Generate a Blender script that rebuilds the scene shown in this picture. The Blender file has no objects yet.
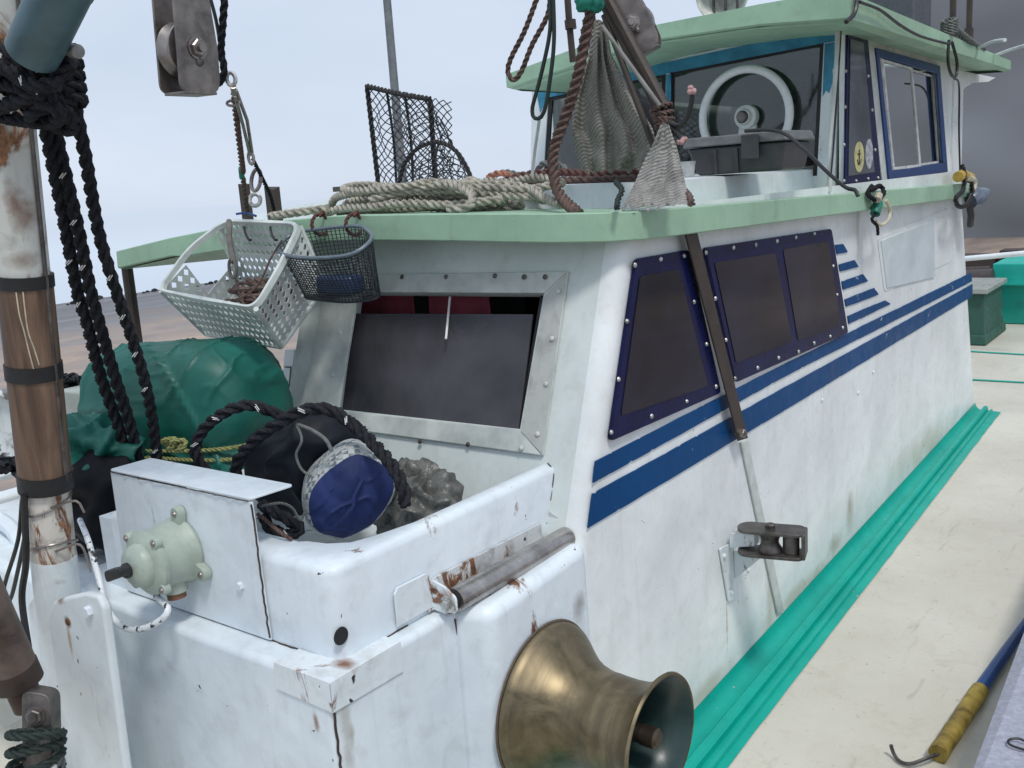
import bpy, math, random
from mathutils import Vector, Matrix, noise
random.seed(7)
SC = bpy.context.scene
COL = SC.collection
V = Vector
# ------------------------------------------------------------ camera
F = 968.0
R = Matrix(((0.79908946, 0.06909339, -0.59722871),
            (0.59761815, -0.19974083, 0.77650251),
            (-0.06563977, -0.97740969, -0.20090226)))
CAM = V((0, 0, 1.645))
cd = bpy.data.cameras.new("camera")
cam = bpy.data.objects.new("camera", cd)
COL.objects.link(cam)
SC.camera = cam
cd.sensor_width = 36.0
cd.lens = 36.0 * F / 1024.0
cd.clip_start = 0.05
cd.clip_end = 9000
cam.matrix_world = Matrix(((R[0][0], -R[0][1], -R[0][2], CAM.x),
                           (R[1][0], -R[1][1], -R[1][2], CAM.y),
                           (R[2][0], -R[2][1], -R[2][2], CAM.z), (0, 0, 0, 1)))
# ------------------------------------------------------------ world, sun, exposure
w = bpy.data.worlds.new("World")
SC.world = w
w.use_nodes = True
nt = w.node_tree
for n in list(nt.nodes):
    nt.nodes.remove(n)
out = nt.nodes.new('ShaderNodeOutputWorld')
bg = nt.nodes.new('ShaderNodeBackground')
sky = nt.nodes.new('ShaderNodeTexSky')
sky.sky_type = 'NISHITA'
sky.sun_disc = False
SUN_EL, SUN_AZ = math.radians(60), math.radians(124)
sky.sun_elevation = SUN_EL
sky.sun_rotation = SUN_AZ
tc = nt.nodes.new('ShaderNodeTexCoord')
mp = nt.nodes.new('ShaderNodeMapping')
mp.inputs['Scale'].default_value = (1.0, 1.0, 2.6)
nz = nt.nodes.new('ShaderNodeTexNoise')
nz.inputs['Scale'].default_value = 2.2
nz.inputs['Detail'].default_value = 5
nz.inputs['Roughness'].default_value = 0.5
cr = nt.nodes.new('ShaderNodeValToRGB')
cr.color_ramp.elements[0].position = 0.3
cr.color_ramp.elements[0].color = (5.0, 5.75, 6.95, 1)
cr.color_ramp.elements[1].position = 0.75
cr.color_ramp.elements[1].color = (6.1, 6.8, 7.95, 1)
mx = nt.nodes.new('ShaderNodeMixRGB')
mx.inputs[0].default_value = 0.93
nt.links.new(tc.outputs['Generated'], mp.inputs[0])
nt.links.new(mp.outputs[0], nz.inputs[0])
nt.links.new(nz.outputs[0], cr.inputs[0])
nt.links.new(sky.outputs[0], mx.inputs[1])
nt.links.new(cr.outputs[0], mx.inputs[2])
nt.links.new(mx.outputs[0], bg.inputs[0])
bg.inputs[1].default_value = 0.1
nt.links.new(bg.outputs[0], out.inputs[0])
sd = bpy.data.lights.new("sun", 'SUN')
sd.energy = 1.5
sd.angle = math.radians(10)
sd.color = (1.0, 0.96, 0.9)
so = bpy.data.objects.new("sun", sd)
COL.objects.link(so)
sdir = V((math.sin(SUN_AZ) * math.cos(SUN_EL), math.cos(SUN_AZ) * math.cos(SUN_EL), math.sin(SUN_EL)))
so.rotation_euler = sdir.to_track_quat('Z', 'Y').to_euler()
so.location = sdir * 30
SC.view_settings.view_transform = 'Standard'
SC.view_settings.look = 'None'
SC.view_settings.exposure = 0.3
SC.view_settings.gamma = 1.0
SC.view_settings.use_curve_mapping = False


# ------------------------------------------------------------ survey helpers
def ray(px, py):
    return R @ V((px - 512, py - 384, F))


def at(px, py, axis, val):
    r = ray(px, py)
    return CAM + r * ((val - CAM[axis]) / r[axis])


def sx(px, py, v=-1.3): return at(px, py, 0, v)
def sy(px, py, v): return at(px, py, 1, v)
def sz(px, py, v): return at(px, py, 2, v)


FN = V((0, 1, -.37))
FD = 1.947 - .37 * .8


def fr(px, py, off=0.0):      # raked front wall of the cabin, off = metres proud of it
    n = FN.normalized()
    d = FD / FN.length - off
    r = ray(px, py)
    return CAM + r * ((d - n.dot(CAM)) / n.dot(r))


# ------------------------------------------------------------ materials
def new_mat(name):
    m = bpy.data.materials.new(name)
    m.use_nodes = True
    return m, m.node_tree, m.node_tree.nodes['Principled BSDF']


def N(t, typ, **kw):
    n = t.nodes.new(typ)
    for k, v in kw.items():
        n.inputs[k].default_value = v
    return n


def ramp(t, src, p0, p1, c0=(0, 0, 0, 1), c1=(1, 1, 1, 1)):
    r = t.nodes.new('ShaderNodeValToRGB')
    r.color_ramp.elements[0].position = p0
    r.color_ramp.elements[1].position = p1
    r.color_ramp.elements[0].color = c0
    r.color_ramp.elements[1].color = c1
    t.links.new(src, r.inputs[0])
    return r


def mixc(t, fac, a, b):
    m = t.nodes.new('ShaderNodeMixRGB')
    for i, s in ((0, fac), (1, a), (2, b)):
        if isinstance(s, (int, float)):
            m.inputs[i].default_value = s
        elif isinstance(s, tuple):
            m.inputs[i].default_value = (*s, 1) if len(s) == 3 else s
        else:
            t.links.new(s, m.inputs[i])
    return m.outputs[0]


def geo(t, scale=(1, 1, 1), rot=(0, 0, 0)):
    g = t.nodes.new('ShaderNodeNewGeometry')
    m = t.nodes.new('ShaderNodeMapping')
    m.inputs['Scale'].default_value = scale
    m.inputs['Rotation'].default_value = rot
    t.links.new(g.outputs['Position'], m.inputs[0])
    return m.outputs[0]


def noisef(t, vec, scale, detail=4, rough=.55, dist=0.0):
    n = N(t, 'ShaderNodeTexNoise', Scale=scale, Detail=detail, Roughness=rough, Distortion=dist)
    t.links.new(vec, n.inputs['Vector'])
    return n.outputs[0]


def bump(t, p, h, strength, dist=.01, prev=None):
    b = N(t, 'ShaderNodeBump', Strength=strength, Distance=dist)
    t.links.new(h, b.inputs['Height'])
    if prev is not None:
        t.links.new(prev, b.inputs['Normal'])
    t.links.new(b.outputs[0], p.inputs['Normal'])
    return b.outputs[0]


def paint(name, base, dirt=(.36, .36, .33), dirt_amt=.5, rust=0.0, chips=0.0, rough=.35, wav=.35, chipc=(.03, .028, .025), streak=.5, rusts=1.0, spec=.4, stains=()):
    m, t, p = new_mat(name)
    P0 = geo(t)
    big = noisef(t, P0, 2.3, 6, .6)
    lighter = tuple(min(.9, c * 1.08) for c in base)
    darker = tuple(c * .86 for c in base)
    col = mixc(t, ramp(t, big, .35, .68).outputs[0], darker, lighter)
    med = noisef(t, P0, 14, 6, .65, .4)
    col = mixc(t, ramp(t, med, .5, .78, (0, 0, 0, 1), (dirt_amt * .6,) * 3 + (1,)).outputs[0], col, dirt)
    st = noisef(t, geo(t, (16, 16, 1.1)), 1.6, 5, .6, .3)        # vertical run marks
    col = mixc(t, ramp(t, st, .56, .82, (0, 0, 0, 1), (streak * .55,) * 3 + (1,)).outputs[0], col, dirt)
    fine = noisef(t, P0, 60, 4, .7)
    if rust:
        rn = noisef(t, geo(t, (7, 7, 2.6)), rusts, 7, .7, .6)
        rm = ramp(t, rn, .66 - .07 * rust, .71 - .07 * rust, (0, 0, 0, 1), (.95,) * 3 + (1,)).outputs[0]
        rc = mixc(t, ramp(t, fine, .4, .65).outputs[0], (.11, .035, .012), (.3, .13, .045))
        col = mixc(t, rm, col, rc)
    for (sp_, sr, sc_, amt) in stains:        # local marks: centre, radii, colour, strength
        g_ = t.nodes.new('ShaderNodeNewGeometry')
        sb = t.nodes.new('ShaderNodeVectorMath')
        sb.operation = 'SUBTRACT'
        t.links.new(g_.outputs['Position'], sb.inputs[0])
        sb.inputs[1].default_value = tuple(sp_)
        dv_ = t.nodes.new('ShaderNodeVectorMath')
        dv_.operation = 'DIVIDE'
        t.links.new(sb.outputs[0], dv_.inputs[0])
        dv_.inputs[1].default_value = tuple(sr)
        ln = t.nodes.new('ShaderNodeVectorMath')
        ln.operation = 'LENGTH'
        t.links.new(dv_.outputs[0], ln.inputs[0])
        ms_ = N(t, 'ShaderNodeMath')
        ms_.operation = 'MULTIPLY_ADD'
        t.links.new(noisef(t, P0, .35 / min(sr), 5, .65), ms_.inputs[0])
        ms_.inputs[1].default_value = 1.6
        t.links.new(ln.outputs['Value'], ms_.inputs[2])
        sm = ramp(t, ms_.outputs[0], .0, 1.0)
        mr_ = t.nodes.new('ShaderNodeMapRange')
        for q_, v_ in ((1, 1.0), (2, 1.75), (3, amt), (4, 0.0)):
            mr_.inputs[q_].default_value = v_
        t.links.new(ms_.outputs[0], mr_.inputs[0])
        t.nodes.remove(sm)
        col = mixc(t, mr_.outputs[0], col, sc_)
    if chips:
        vn = N(t, 'ShaderNodeTexVoronoi', Scale=19.0)
        wv = N(t, 'ShaderNodeVectorMath')
        nn = N(t, 'ShaderNodeTexNoise', Scale=30.0, Detail=3)
        t.links.new(P0, nn.inputs['Vector'])
        wv.operation = 'MULTIPLY_ADD'
        t.links.new(nn.outputs['Color'], wv.inputs[0])
        wv.inputs[1].default_value = (.06, .06, .06)
        t.links.new(P0, wv.inputs[2])
        t.links.new(wv.outputs[0], vn.inputs['Vector'])
        lim = noisef(t, P0, 3.1, 3, .5)
        cm = ramp(t, vn.outputs['Distance'], .075 * chips, .10 * chips, (1, 1, 1, 1), (0, 0, 0, 1)).outputs[0]
        lm = ramp(t, lim, .54, .58).outputs[0]
        mm = N(t, 'ShaderNodeMath')
        mm.operation = 'MULTIPLY'
        t.links.new(cm, mm.inputs[0])
        t.links.new(lm, mm.inputs[1])
        col = mixc(t, mm.outputs[0], col, chipc)
    t.links.new(col, p.inputs['Base Color'])
    rr = ramp(t, med, .3, .75, (rough * .8,) * 3 + (1,), (min(1, rough * 1.5),) * 3 + (1,))
    t.links.new(rr.outputs[0], p.inputs['Roughness'])
    p.inputs['Specular IOR Level'].default_value = spec
    b = bump(t, p, noisef(t, P0, 4.5, 3, .5), wav, .02)
    bump(t, p, fine, .12, .004, b)
    return m


def plain(name, c, rough=.5, metal=0.0, nsc=25, var=.25, bmp=.15, bd=.004, spec=.5, c2=None):
    m, t, p = new_mat(name)
    P0 = geo(t)
    n1 = noisef(t, P0, nsc, 6, .65, .3)
    a = tuple(x * (1 - var) for x in c)
    b_ = c2 if c2 else tuple(min(.95, x * (1 + var)) for x in c)
    t.links.new(mixc(t, ramp(t, n1, .35, .68).outputs[0], a, b_), p.inputs['Base Color'])
    rr = ramp(t, n1, .3, .7, (max(.02, rough * .8),) * 3 + (1,), (min(1, rough * 1.3),) * 3 + (1,))
    t.links.new(rr.outputs[0], p.inputs['Roughness'])
    p.inputs['Metallic'].default_value = metal
    p.inputs['Specular IOR Level'].default_value = spec
    bump(t, p, noisef(t, P0, nsc * 3, 4, .6), bmp, bd)
    return m


M = {}
M['white'] = paint('white_paint', (.76, .81, .83), dirt_amt=.4, rust=.05, chips=.5, wav=.3)
M['white_fore'] = paint('white_gelcoat', (.73, .80, .86), dirt=(.36, .37, .36), dirt_amt=.6, rust=.35, chips=.7, wav=.5, rough=.32, stains=[(sz(343, 676, .72), (.03, .03, .02), (.20, .075, .025), .8), (sy(316, 722, 1.133), (.012, .02, .03), (.20, .075, .025), .8), (sx(352, 735, -1.366), (.02, .012, .05), (.35, .34, .30), .7), (V((-1.27, 1.88, .60)), (.05, .045, .05), (.10, .05, .025), .75), (sx(345, 715, -1.366), (.03, .02, .20), (.38, .36, .30), .6), (sx(555, 520, -1.36), (.05, .05, .05), (.42, .36, .32), .7), (sy(160, 580, 1.14), (.16, .03, .03), (.45, .42, .36), .6)])
M['white_side'] = paint('white_side_paint', (.80, .84, .84), dirt=(.42, .38, .28), dirt_amt=.45, streak=.38, chips=.6, stains=[(sx(727, 625, -1.3), (.05, .007, .13), (.36, .27, .16), .75), (sx(770, 600, -1.3), (.05, .05, .20), (.40, .33, .24), .5), (sx(850, 510, -1.3), (.05, .06, .12), (.33, .29, .21), .75), (sx(835, 545, -1.3), (.05, .10, .06), (.38, .34, .25), .7), (sx(800, 590, -1.3), (.05, .5, .05), (.46, .43, .33), .6), (sx(925, 445, -1.3), (.05, .8, .12), (.48, .45, .33), .55), (sx(706, 690, -1.3), (.05, .25, .06), (.46, .42, .32), .6), (sx(858, 225, -1.3), (.05, .03, .16), (.42, .42, .34), .6)], wav=.35, rough=.3)
M['white_front'] = paint('white_front_wall', (.68, .74, .72), dirt=(.34, .35, .30), dirt_amt=.6, chips=.3, wav=.3, rough=.45)
M['trim_white'] = paint('white_corner_trim', (.74, .80, .83), dirt_amt=.9, rust=1.0, chips=1.4, rusts=1.4, stains=[(sz(344, 664, .725), (.035, .025, .02), (.20, .075, .025), .95), (V((-1.365, 1.48, .76)), (.03, .03, .03), (.20, .075, .025), .9), (V((-1.285, 2.80, .50)), (.03, .03, .03), (.20, .075, .025), .8)])
M['post_white'] = paint('white_post_paint', (.72, .78, .80), dirt_amt=.5, rust=.6, chips=1.4, rusts=1.2, stains=[(sy(68, 622, .985), (.016, .03, .016), (.10, .05, .025), .95), (sy(70, 642, .985), (.010, .03, .05), (.36, .22, .10), .8), (sy(48, 588, 1.0), (.02, .06, .018), (.20, .075, .025), .95), (sy(64, 597, 1.0), (.04, .06, .012), (.20, .075, .025), .95)])
M['mast_rust'] = paint('rusty_white_mast', (.56, .57, .53), dirt=(.22, .2, .16), dirt_amt=1.3, rust=2.0, chips=2.6, rusts=.9, stains=[(sy(30, 165, 1.0), (.022, .06, .09), (.20, .08, .03), .9), (sy(32, 225, 1.0), (.02, .06, .10), (.17, .07, .03), .9), (sy(6, 215, 1.0), (.02, .08, .08), (.15, .06, .03), .9), (sy(14, 262, 1.0), (.05, .08, .025), (.24, .20, .17), .9), (sy(14, 150, 1.0), (.03, .08, .03), (.28, .26, .22), .8)], rough=.5)
M['mast_peel'] = paint('peeling_mast', (.62, .58, .52), dirt=(.10, .06, .035), dirt_amt=1.6, rust=2.0, chips=4.0, rough=.55, rusts=2.5)
M['green'] = paint('pale_green_paint', (.33, .51, .36), dirt=(.14, .17, .13), dirt_amt=.45, streak=.35, chips=.35, rough=.42, wav=.3)
M['teal'] = paint('teal_paint', (.004, .38, .30), spec=.25, wav=.06, dirt=(.01, .20, .18), dirt_amt=.5, chips=.9, rough=.3, streak=.2, chipc=(.35, .4, .36))
M['teal_box'] = paint('teal_locker_paint', (.012, .33, .26), dirt=(.02, .12, .1), dirt_amt=.4, rough=.4)
M['navy'] = paint('navy_stripe', (.002, .058, .19), dirt=(.005, .09, .17), dirt_amt=.5, spec=.12, chips=1.3, chipc=(.55, .62, .66), rough=.35, wav=.2, streak=.3)
M['navy_frame'] = plain('navy_frame', (.006, .009, .055), .25, nsc=8, bmp=.05, spec=.18)
M['blueframe'] = plain('blue_window_paint', (.02, .19, .33), .45, nsc=9, c2=(.05, .3, .45))
M['royal'] = plain('royal_blue_frame', (.010, .045, .17), .35, nsc=9)
M['pane_dark'] = plain('tinted_pane', (.014, .015, .027), .08, nsc=2.5, var=.5, bmp=.06, bd=.01, spec=.35)
M['pane_front'] = plain('dusty_tinted_pane', (.058, .056, .064), .22, nsc=3.0, var=.35, bmp=.05, spec=.4)
M['gasket'] = plain('black_rubber', (.012, .012, .013), .5)
M['alu'] = plain('aged_aluminium', (.50, .54, .51), .5, nsc=9, var=.15, c2=(.66, .69, .66))
M['alu_pit'] = paint('pitted_aluminium', (.50, .52, .49), dirt=(.12, .1, .07), dirt_amt=1.0, chips=1.6, rough=.5)
M['steel'] = plain('worn_steel', (.24, .215, .20), .32, metal=.85, nsc=9, var=.3, c2=(.40, .36, .34))
M['steel_dark'] = plain('dark_steel', (.10, .09, .083), .40, metal=.6, nsc=18, var=.4, c2=(.19, .17, .16))
M['bright'] = plain('bright_bolt', (.5, .5, .48), .35, metal=.7, nsc=60, var=.5)
M['galv'] = plain('galvanised_block', (.17, .15, .14), .42, metal=.7, nsc=14, var=.35, c2=(.30, .27, .25))
M['brown_bar'] = plain('brown_bar', (.045, .032, .025), .5, nsc=14, var=.4)
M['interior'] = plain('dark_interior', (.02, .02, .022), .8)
M['interior2'] = plain('grey_interior', (.32, .35, .34), .8, nsc=6)
M['pipe'] = plain('teal_grey_pipe', (.05, .105, .125), .4, nsc=8, var=.3)
M['jbox'] = plain('grey_green_enamel', (.36, .42, .36), .4, nsc=20, var=.12)
M['blackpl'] = plain('black_plastic', (.015, .015, .016), .4)
M['conduit'] = plain('brown_conduit', (.19, .09, .05), .5)
def flaky():
    m, t, p = new_mat('flaking_white_cable')
    n1 = noisef(t, geo(t), 55, 4, .6, .3)
    t.links.new(mixc(t, ramp(t, n1, .57, .60).outputs[0], (.74, .77, .80), (.03, .03, .03)), p.inputs['Base Color'])
    p.inputs['Roughness'].default_value = .45
    return m


M['cable_white'] = flaky()
M['ropeblack'] = plain('black_rope', (.014, .015, .019), .8, nsc=80, var=.4, bmp=.6, c2=(.04, .042, .05), spec=.2)
M['tracer'] = plain('white_tracer', (.75, .75, .72), .6)
M['ropebeige'] = plain('beige_rope', (.33, .31, .25), .8, nsc=40, var=.3, bmp=.5, c2=(.54, .51, .43))
M['ropebrown'] = plain('brown_rope', (.10, .062, .052), .8, nsc=60, var=.35, bmp=.5, c2=(.2, .13, .11))
M['roperust'] = plain('rust_red_rope', (.13, .06, .05), .8, nsc=60, var=.3, bmp=.5)
M['ropeyellow'] = plain('yellow_rope', (.26, .27, .10), .7, nsc=60, var=.3)
M['ropegrey'] = plain('grey_rope', (.16, .17, .16), .8, nsc=60, var=.3, bmp=.5)
M['ropegreen'] = plain('dark_green_cord', (.018, .03, .026), .7)
M['orange'] = plain('orange_rope', (.33, .14, .09), .7, nsc=30, var=.4)
M['crate'] = plain('grey_white_plastic', (.56, .61, .58), .5, nsc=10, var=.22, bmp=.1)
M['blackmesh'] = plain('black_mesh', (.02, .025, .03), .45)
M['bluegrey'] = plain('steel_blue_rim', (.12, .16, .19), .4)
M['tarp'] = plain('green_tarp', (.005, .115, .085), .5, nsc=3.0, var=.3, bmp=.25, bd=.004, c2=(.012, .16, .13))
M['tarpdark'] = plain('dark_tarp', (.006, .007, .009), .55, nsc=6, spec=.2)
M['bagblack'] = plain('black_bag', (.008, .010, .015), .6, nsc=10, spec=.2)
M['bagblue'] = plain('blue_bag', (.016, .028, .11), .65, nsc=4, c2=(.035, .055, .18), spec=.25)
M['bagtrim'] = plain('grey_bag_band', (.35, .37, .36), .7, nsc=50, var=.5)
M['plasticbag'] = plain('clear_plastic_sheet', (.12, .12, .11), .25, nsc=16, var=.4, bmp=.6, bd=.01)
M['pink'] = plain('pink_cloth', (.35, .07, .10), .8, nsc=8)
M['toolbox'] = plain('charcoal_plastic', (.05, .052, .055), .45, nsc=12, var=.2)
M['gaffy'] = plain('ochre_grip', (.22, .15, .03), .5, nsc=18, var=.4, c2=(.42, .31, .07), spec=.3)
M['gaffb'] = plain('blue_handle', (.008, .05, .19), .35, nsc=12)
M['capgrey'] = plain('speckled_grey_cap', (.36, .37, .44), .55, nsc=70, var=.2, bmp=.3)
M['beige'] = plain('beige_edge', (.34, .33, .28), .6)
M['netgrey'] = None


def make_brass():
    m, t, p = new_mat('aged_brass')
    P0 = geo(t)
    ringy = noisef(t, geo(t, (60, 1.5, 1.5)), 1.0, 4, .6, .3)
    blot = noisef(t, P0, 9, 6, .65, .5)
    c = mixc(t, ramp(t, blot, .35, .7).outputs[0], (.12, .095, .056), (.33, .265, .165))
    c = mixc(t, ramp(t, ringy, .45, .75, (0, 0, 0, 1), (.6,) * 3 + (1,)).outputs[0], c, (.10, .085, .06))
    t.links.new(c, p.inputs['Base Color'])
    p.inputs['Metallic'].default_value = .85
    rr = ramp(t, blot, .3, .7, (.34,) * 3 + (1,), (.52,) * 3 + (1,))
    t.links.new(rr.outputs[0], p.inputs['Roughness'])
    bump(t, p, ringy, .12, .003)
    return m


def make_wood():
    m, t, p = new_mat('brown_wood_sleeve')
    g1 = noisef(t, geo(t, (26, 26, 1.2)), 1.5, 6, .6, .4)
    c = mixc(t, ramp(t, g1, .35, .7).outputs[0], (.075, .043, .028), (.20, .125, .08))
    t.links.new(c, p.inputs['Base Color'])
    p.inputs['Roughness'].default_value = .5
    bump(t, p, g1, .3, .005)
    return m


def make_deck():
    m, t, p = new_mat('deck_gelcoat')
    P0 = geo(t)
    a = noisef(t, P0, 1.6, 6, .6)
    b = noisef(t, P0, 9, 7, .7, .6)
    c = mixc(t, ramp(t, a, .3, .7).outputs[0], (.54, .51, .43), (.66, .635, .55))
    c = mixc(t, ramp(t, b, .54, .85, (0, 0, 0, 1), (.6,) * 3 + (1,)).outputs[0], c, (.40, .36, .26))
    sp = noisef(t, P0, 38, 5, .7)
    c = mixc(t, ramp(t, sp, .64, .70, (0, 0, 0, 1), (.55,) * 3 + (1,)).outputs[0], c, (.20, .17, .12))
    sc2 = noisef(t, geo(t, (14, 2.2, 1), (0, 0, .15)), 1.3, 6, .7, 1.2)
    c = mixc(t, ramp(t, sc2, .60, .72, (0, 0, 0, 1), (.5,) * 3 + (1,)).outputs[0], c, (.34, .30, .22))
    t.links.new(c, p.inputs['Base Color'])
    rr = ramp(t, b, .3, .7, (.3,) * 3 + (1,), (.6,) * 3 + (1,))
    t.links.new(rr.outputs[0], p.inputs['Roughness'])
    bb = bump(t, p, a, .3, .02)
    bump(t, p, noisef(t, P0, 45, 5, .7), .35, .006, bb)
    return m


def make_quay():
    m, t, p = new_mat('wet_concrete')
    a = noisef(t, geo(t, (.55, .05, 1)), 1.6, 7, .62, .5)
    b = noisef(t, geo(t), 1.1, 8, .7)
    c = mixc(t, ramp(t, a, .35, .68).outputs[0], (.19, .15, .13), (.42, .32, .25))
    c = mixc(t, ramp(t, b, .45, .8, (0, 0, 0, 1), (.7,) * 3 + (1,)).outputs[0], c, (.10, .095, .095))
    sepx = t.nodes.new('ShaderNodeSeparateXYZ')
    gg = t.nodes.new('ShaderNodeNewGeometry')
    t.links.new(gg.outputs['Position'], sepx.inputs[0])
    ma = N(t, 'ShaderNodeMath')
    ma.operation = 'MULTIPLY_ADD'
    ma.inputs[1].default_value = 9.0
    t.links.new(a, ma.inputs[0])
    t.links.new(sepx.outputs[0], ma.inputs[2])
    far = ramp(t, ma.outputs[0], 0, 1)
    mr = t.nodes.new('ShaderNodeMapRange')
    mr.inputs[1].default_value = -19.0
    mr.inputs[2].default_value = -15.5
    mr.inputs[3].default_value = 1.0
    mr.inputs[4].default_value = 0.0
    t.links.new(ma.outputs[0], mr.inputs[0])
    c = mixc(t, mr.outputs[0], c, (.13, .125, .13))
    t.links.new(c, p.inputs['Base Color'])
    rr = ramp(t, a, .3, .7, (.25,) * 3 + (1,), (.75,) * 3 + (1,))
    t.links.new(rr.outputs[0], p.inputs['Roughness'])
    bump(t, p, b, .2, .02)
    return m


def make_water():
    m, t, p = new_mat('pale_harbour_water')
    p.inputs['Base Color'].default_value = (.46, .53, .62, 1)
    p.inputs['Roughness'].default_value = .12
    bump(t, p, noisef(t, geo(t, (1, .4, 1)), .8, 4, .6), .08, .05)
    return m


def make_glass(name, tint=(.75, .8, .8), fac=.25):
    m, t, p = new_mat(name)
    o = t.nodes['Material Output']
    tr = t.nodes.new('ShaderNodeBsdfTransparent')
    tr.inputs[0].default_value = (*tint, 1)
    gl = t.nodes.new('ShaderNodeBsdfGlossy')
    gl.inputs['Roughness'].default_value = .04
    lw = t.nodes.new('ShaderNodeFresnel')
    lw.inputs[0].default_value = 1.5
    ad = N(t, 'ShaderNodeMath')
    ad.operation = 'MULTIPLY_ADD'
    t.links.new(lw.outputs[0], ad.inputs[0])
    ad.inputs[1].default_value = 1.0
    ad.inputs[2].default_value = fac * .2
    ms = t.nodes.new('ShaderNodeMixShader')
    t.links.new(ad.outputs[0], ms.inputs[0])
    t.links.new(tr.outputs[0], ms.inputs[1])
    t.links.new(gl.outputs[0], ms.inputs[2])
    t.links.new(ms.outputs[0], o.inputs[0])
    return m


def make_net(name, ca, cb):
    m, t, p = new_mat(name)
    wv = t.nodes.new('ShaderNodeTexWave')
    wv.wave_type = 'BANDS'
    wv.bands_direction = 'Z'
    wv.inputs['Scale'].default_value = 33
    wv.inputs['Distortion'].default_value = 1.6
    wv.inputs['Detail'].default_value = 3
    wv.inputs['Detail Scale'].default_value = 2.0
    t.links.new(geo(t, (1, 1, 1), (.5, .3, 0)), wv.inputs['Vector'])
    fn = noisef(t, geo(t), 160, 2, .7)
    c = mixc(t, wv.outputs[1], ca, cb)
    bl_ = noisef(t, geo(t, (9, 9, 2.5)), 1.6, 5, .6, .6)
    c = mixc(t, ramp(t, bl_, .48, .68, (0, 0, 0, 1), (.75,) * 3 + (1,)).outputs[0], c, tuple(x * .45 for x in ca))
    c = mixc(t, ramp(t, fn, .5, .7, (0, 0, 0, 1), (.6,) * 3 + (1,)).outputs[0], c, (.10, .1, .095))
    t.links.new(c, p.inputs['Base Color'])
    p.inputs['Roughness'].default_value = .85
    bump(t, p, wv.outputs[1], .5, .006)
    return m


def make_shed():
    m, t, p = new_mat('weathered_sheet_wall')
    a = noisef(t, geo(t, (.10, .10, .22)), 1.0, 2, .4)
    c = mixc(t, ramp(t, a, .36, .64).outputs[0], (.13, .135, .145), (.30, .33, .36))
    t.links.new(c, p.inputs['Base Color'])
    p.inputs['Roughness'].default_value = .8
    return m


M['brass'] = make_brass()
M['wood'] = make_wood()
M['deck'] = make_deck()
M['quay'] = make_quay()
M['water'] = make_water()
M['glass'] = make_glass('window_glass', (.75, .8, .78), .15)
M['glass_dark'] = make_glass('dark_window_glass', (.38, .42, .43), .0)
M['netgrey'] = make_net('grey_brown_net', (.23, .22, .19), (.33, .315, .285))
M['nettip'] = make_net('pale_grey_net', (.26, .25, .23), (.38, .37, .345))
M['shed'] = make_shed()


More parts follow.
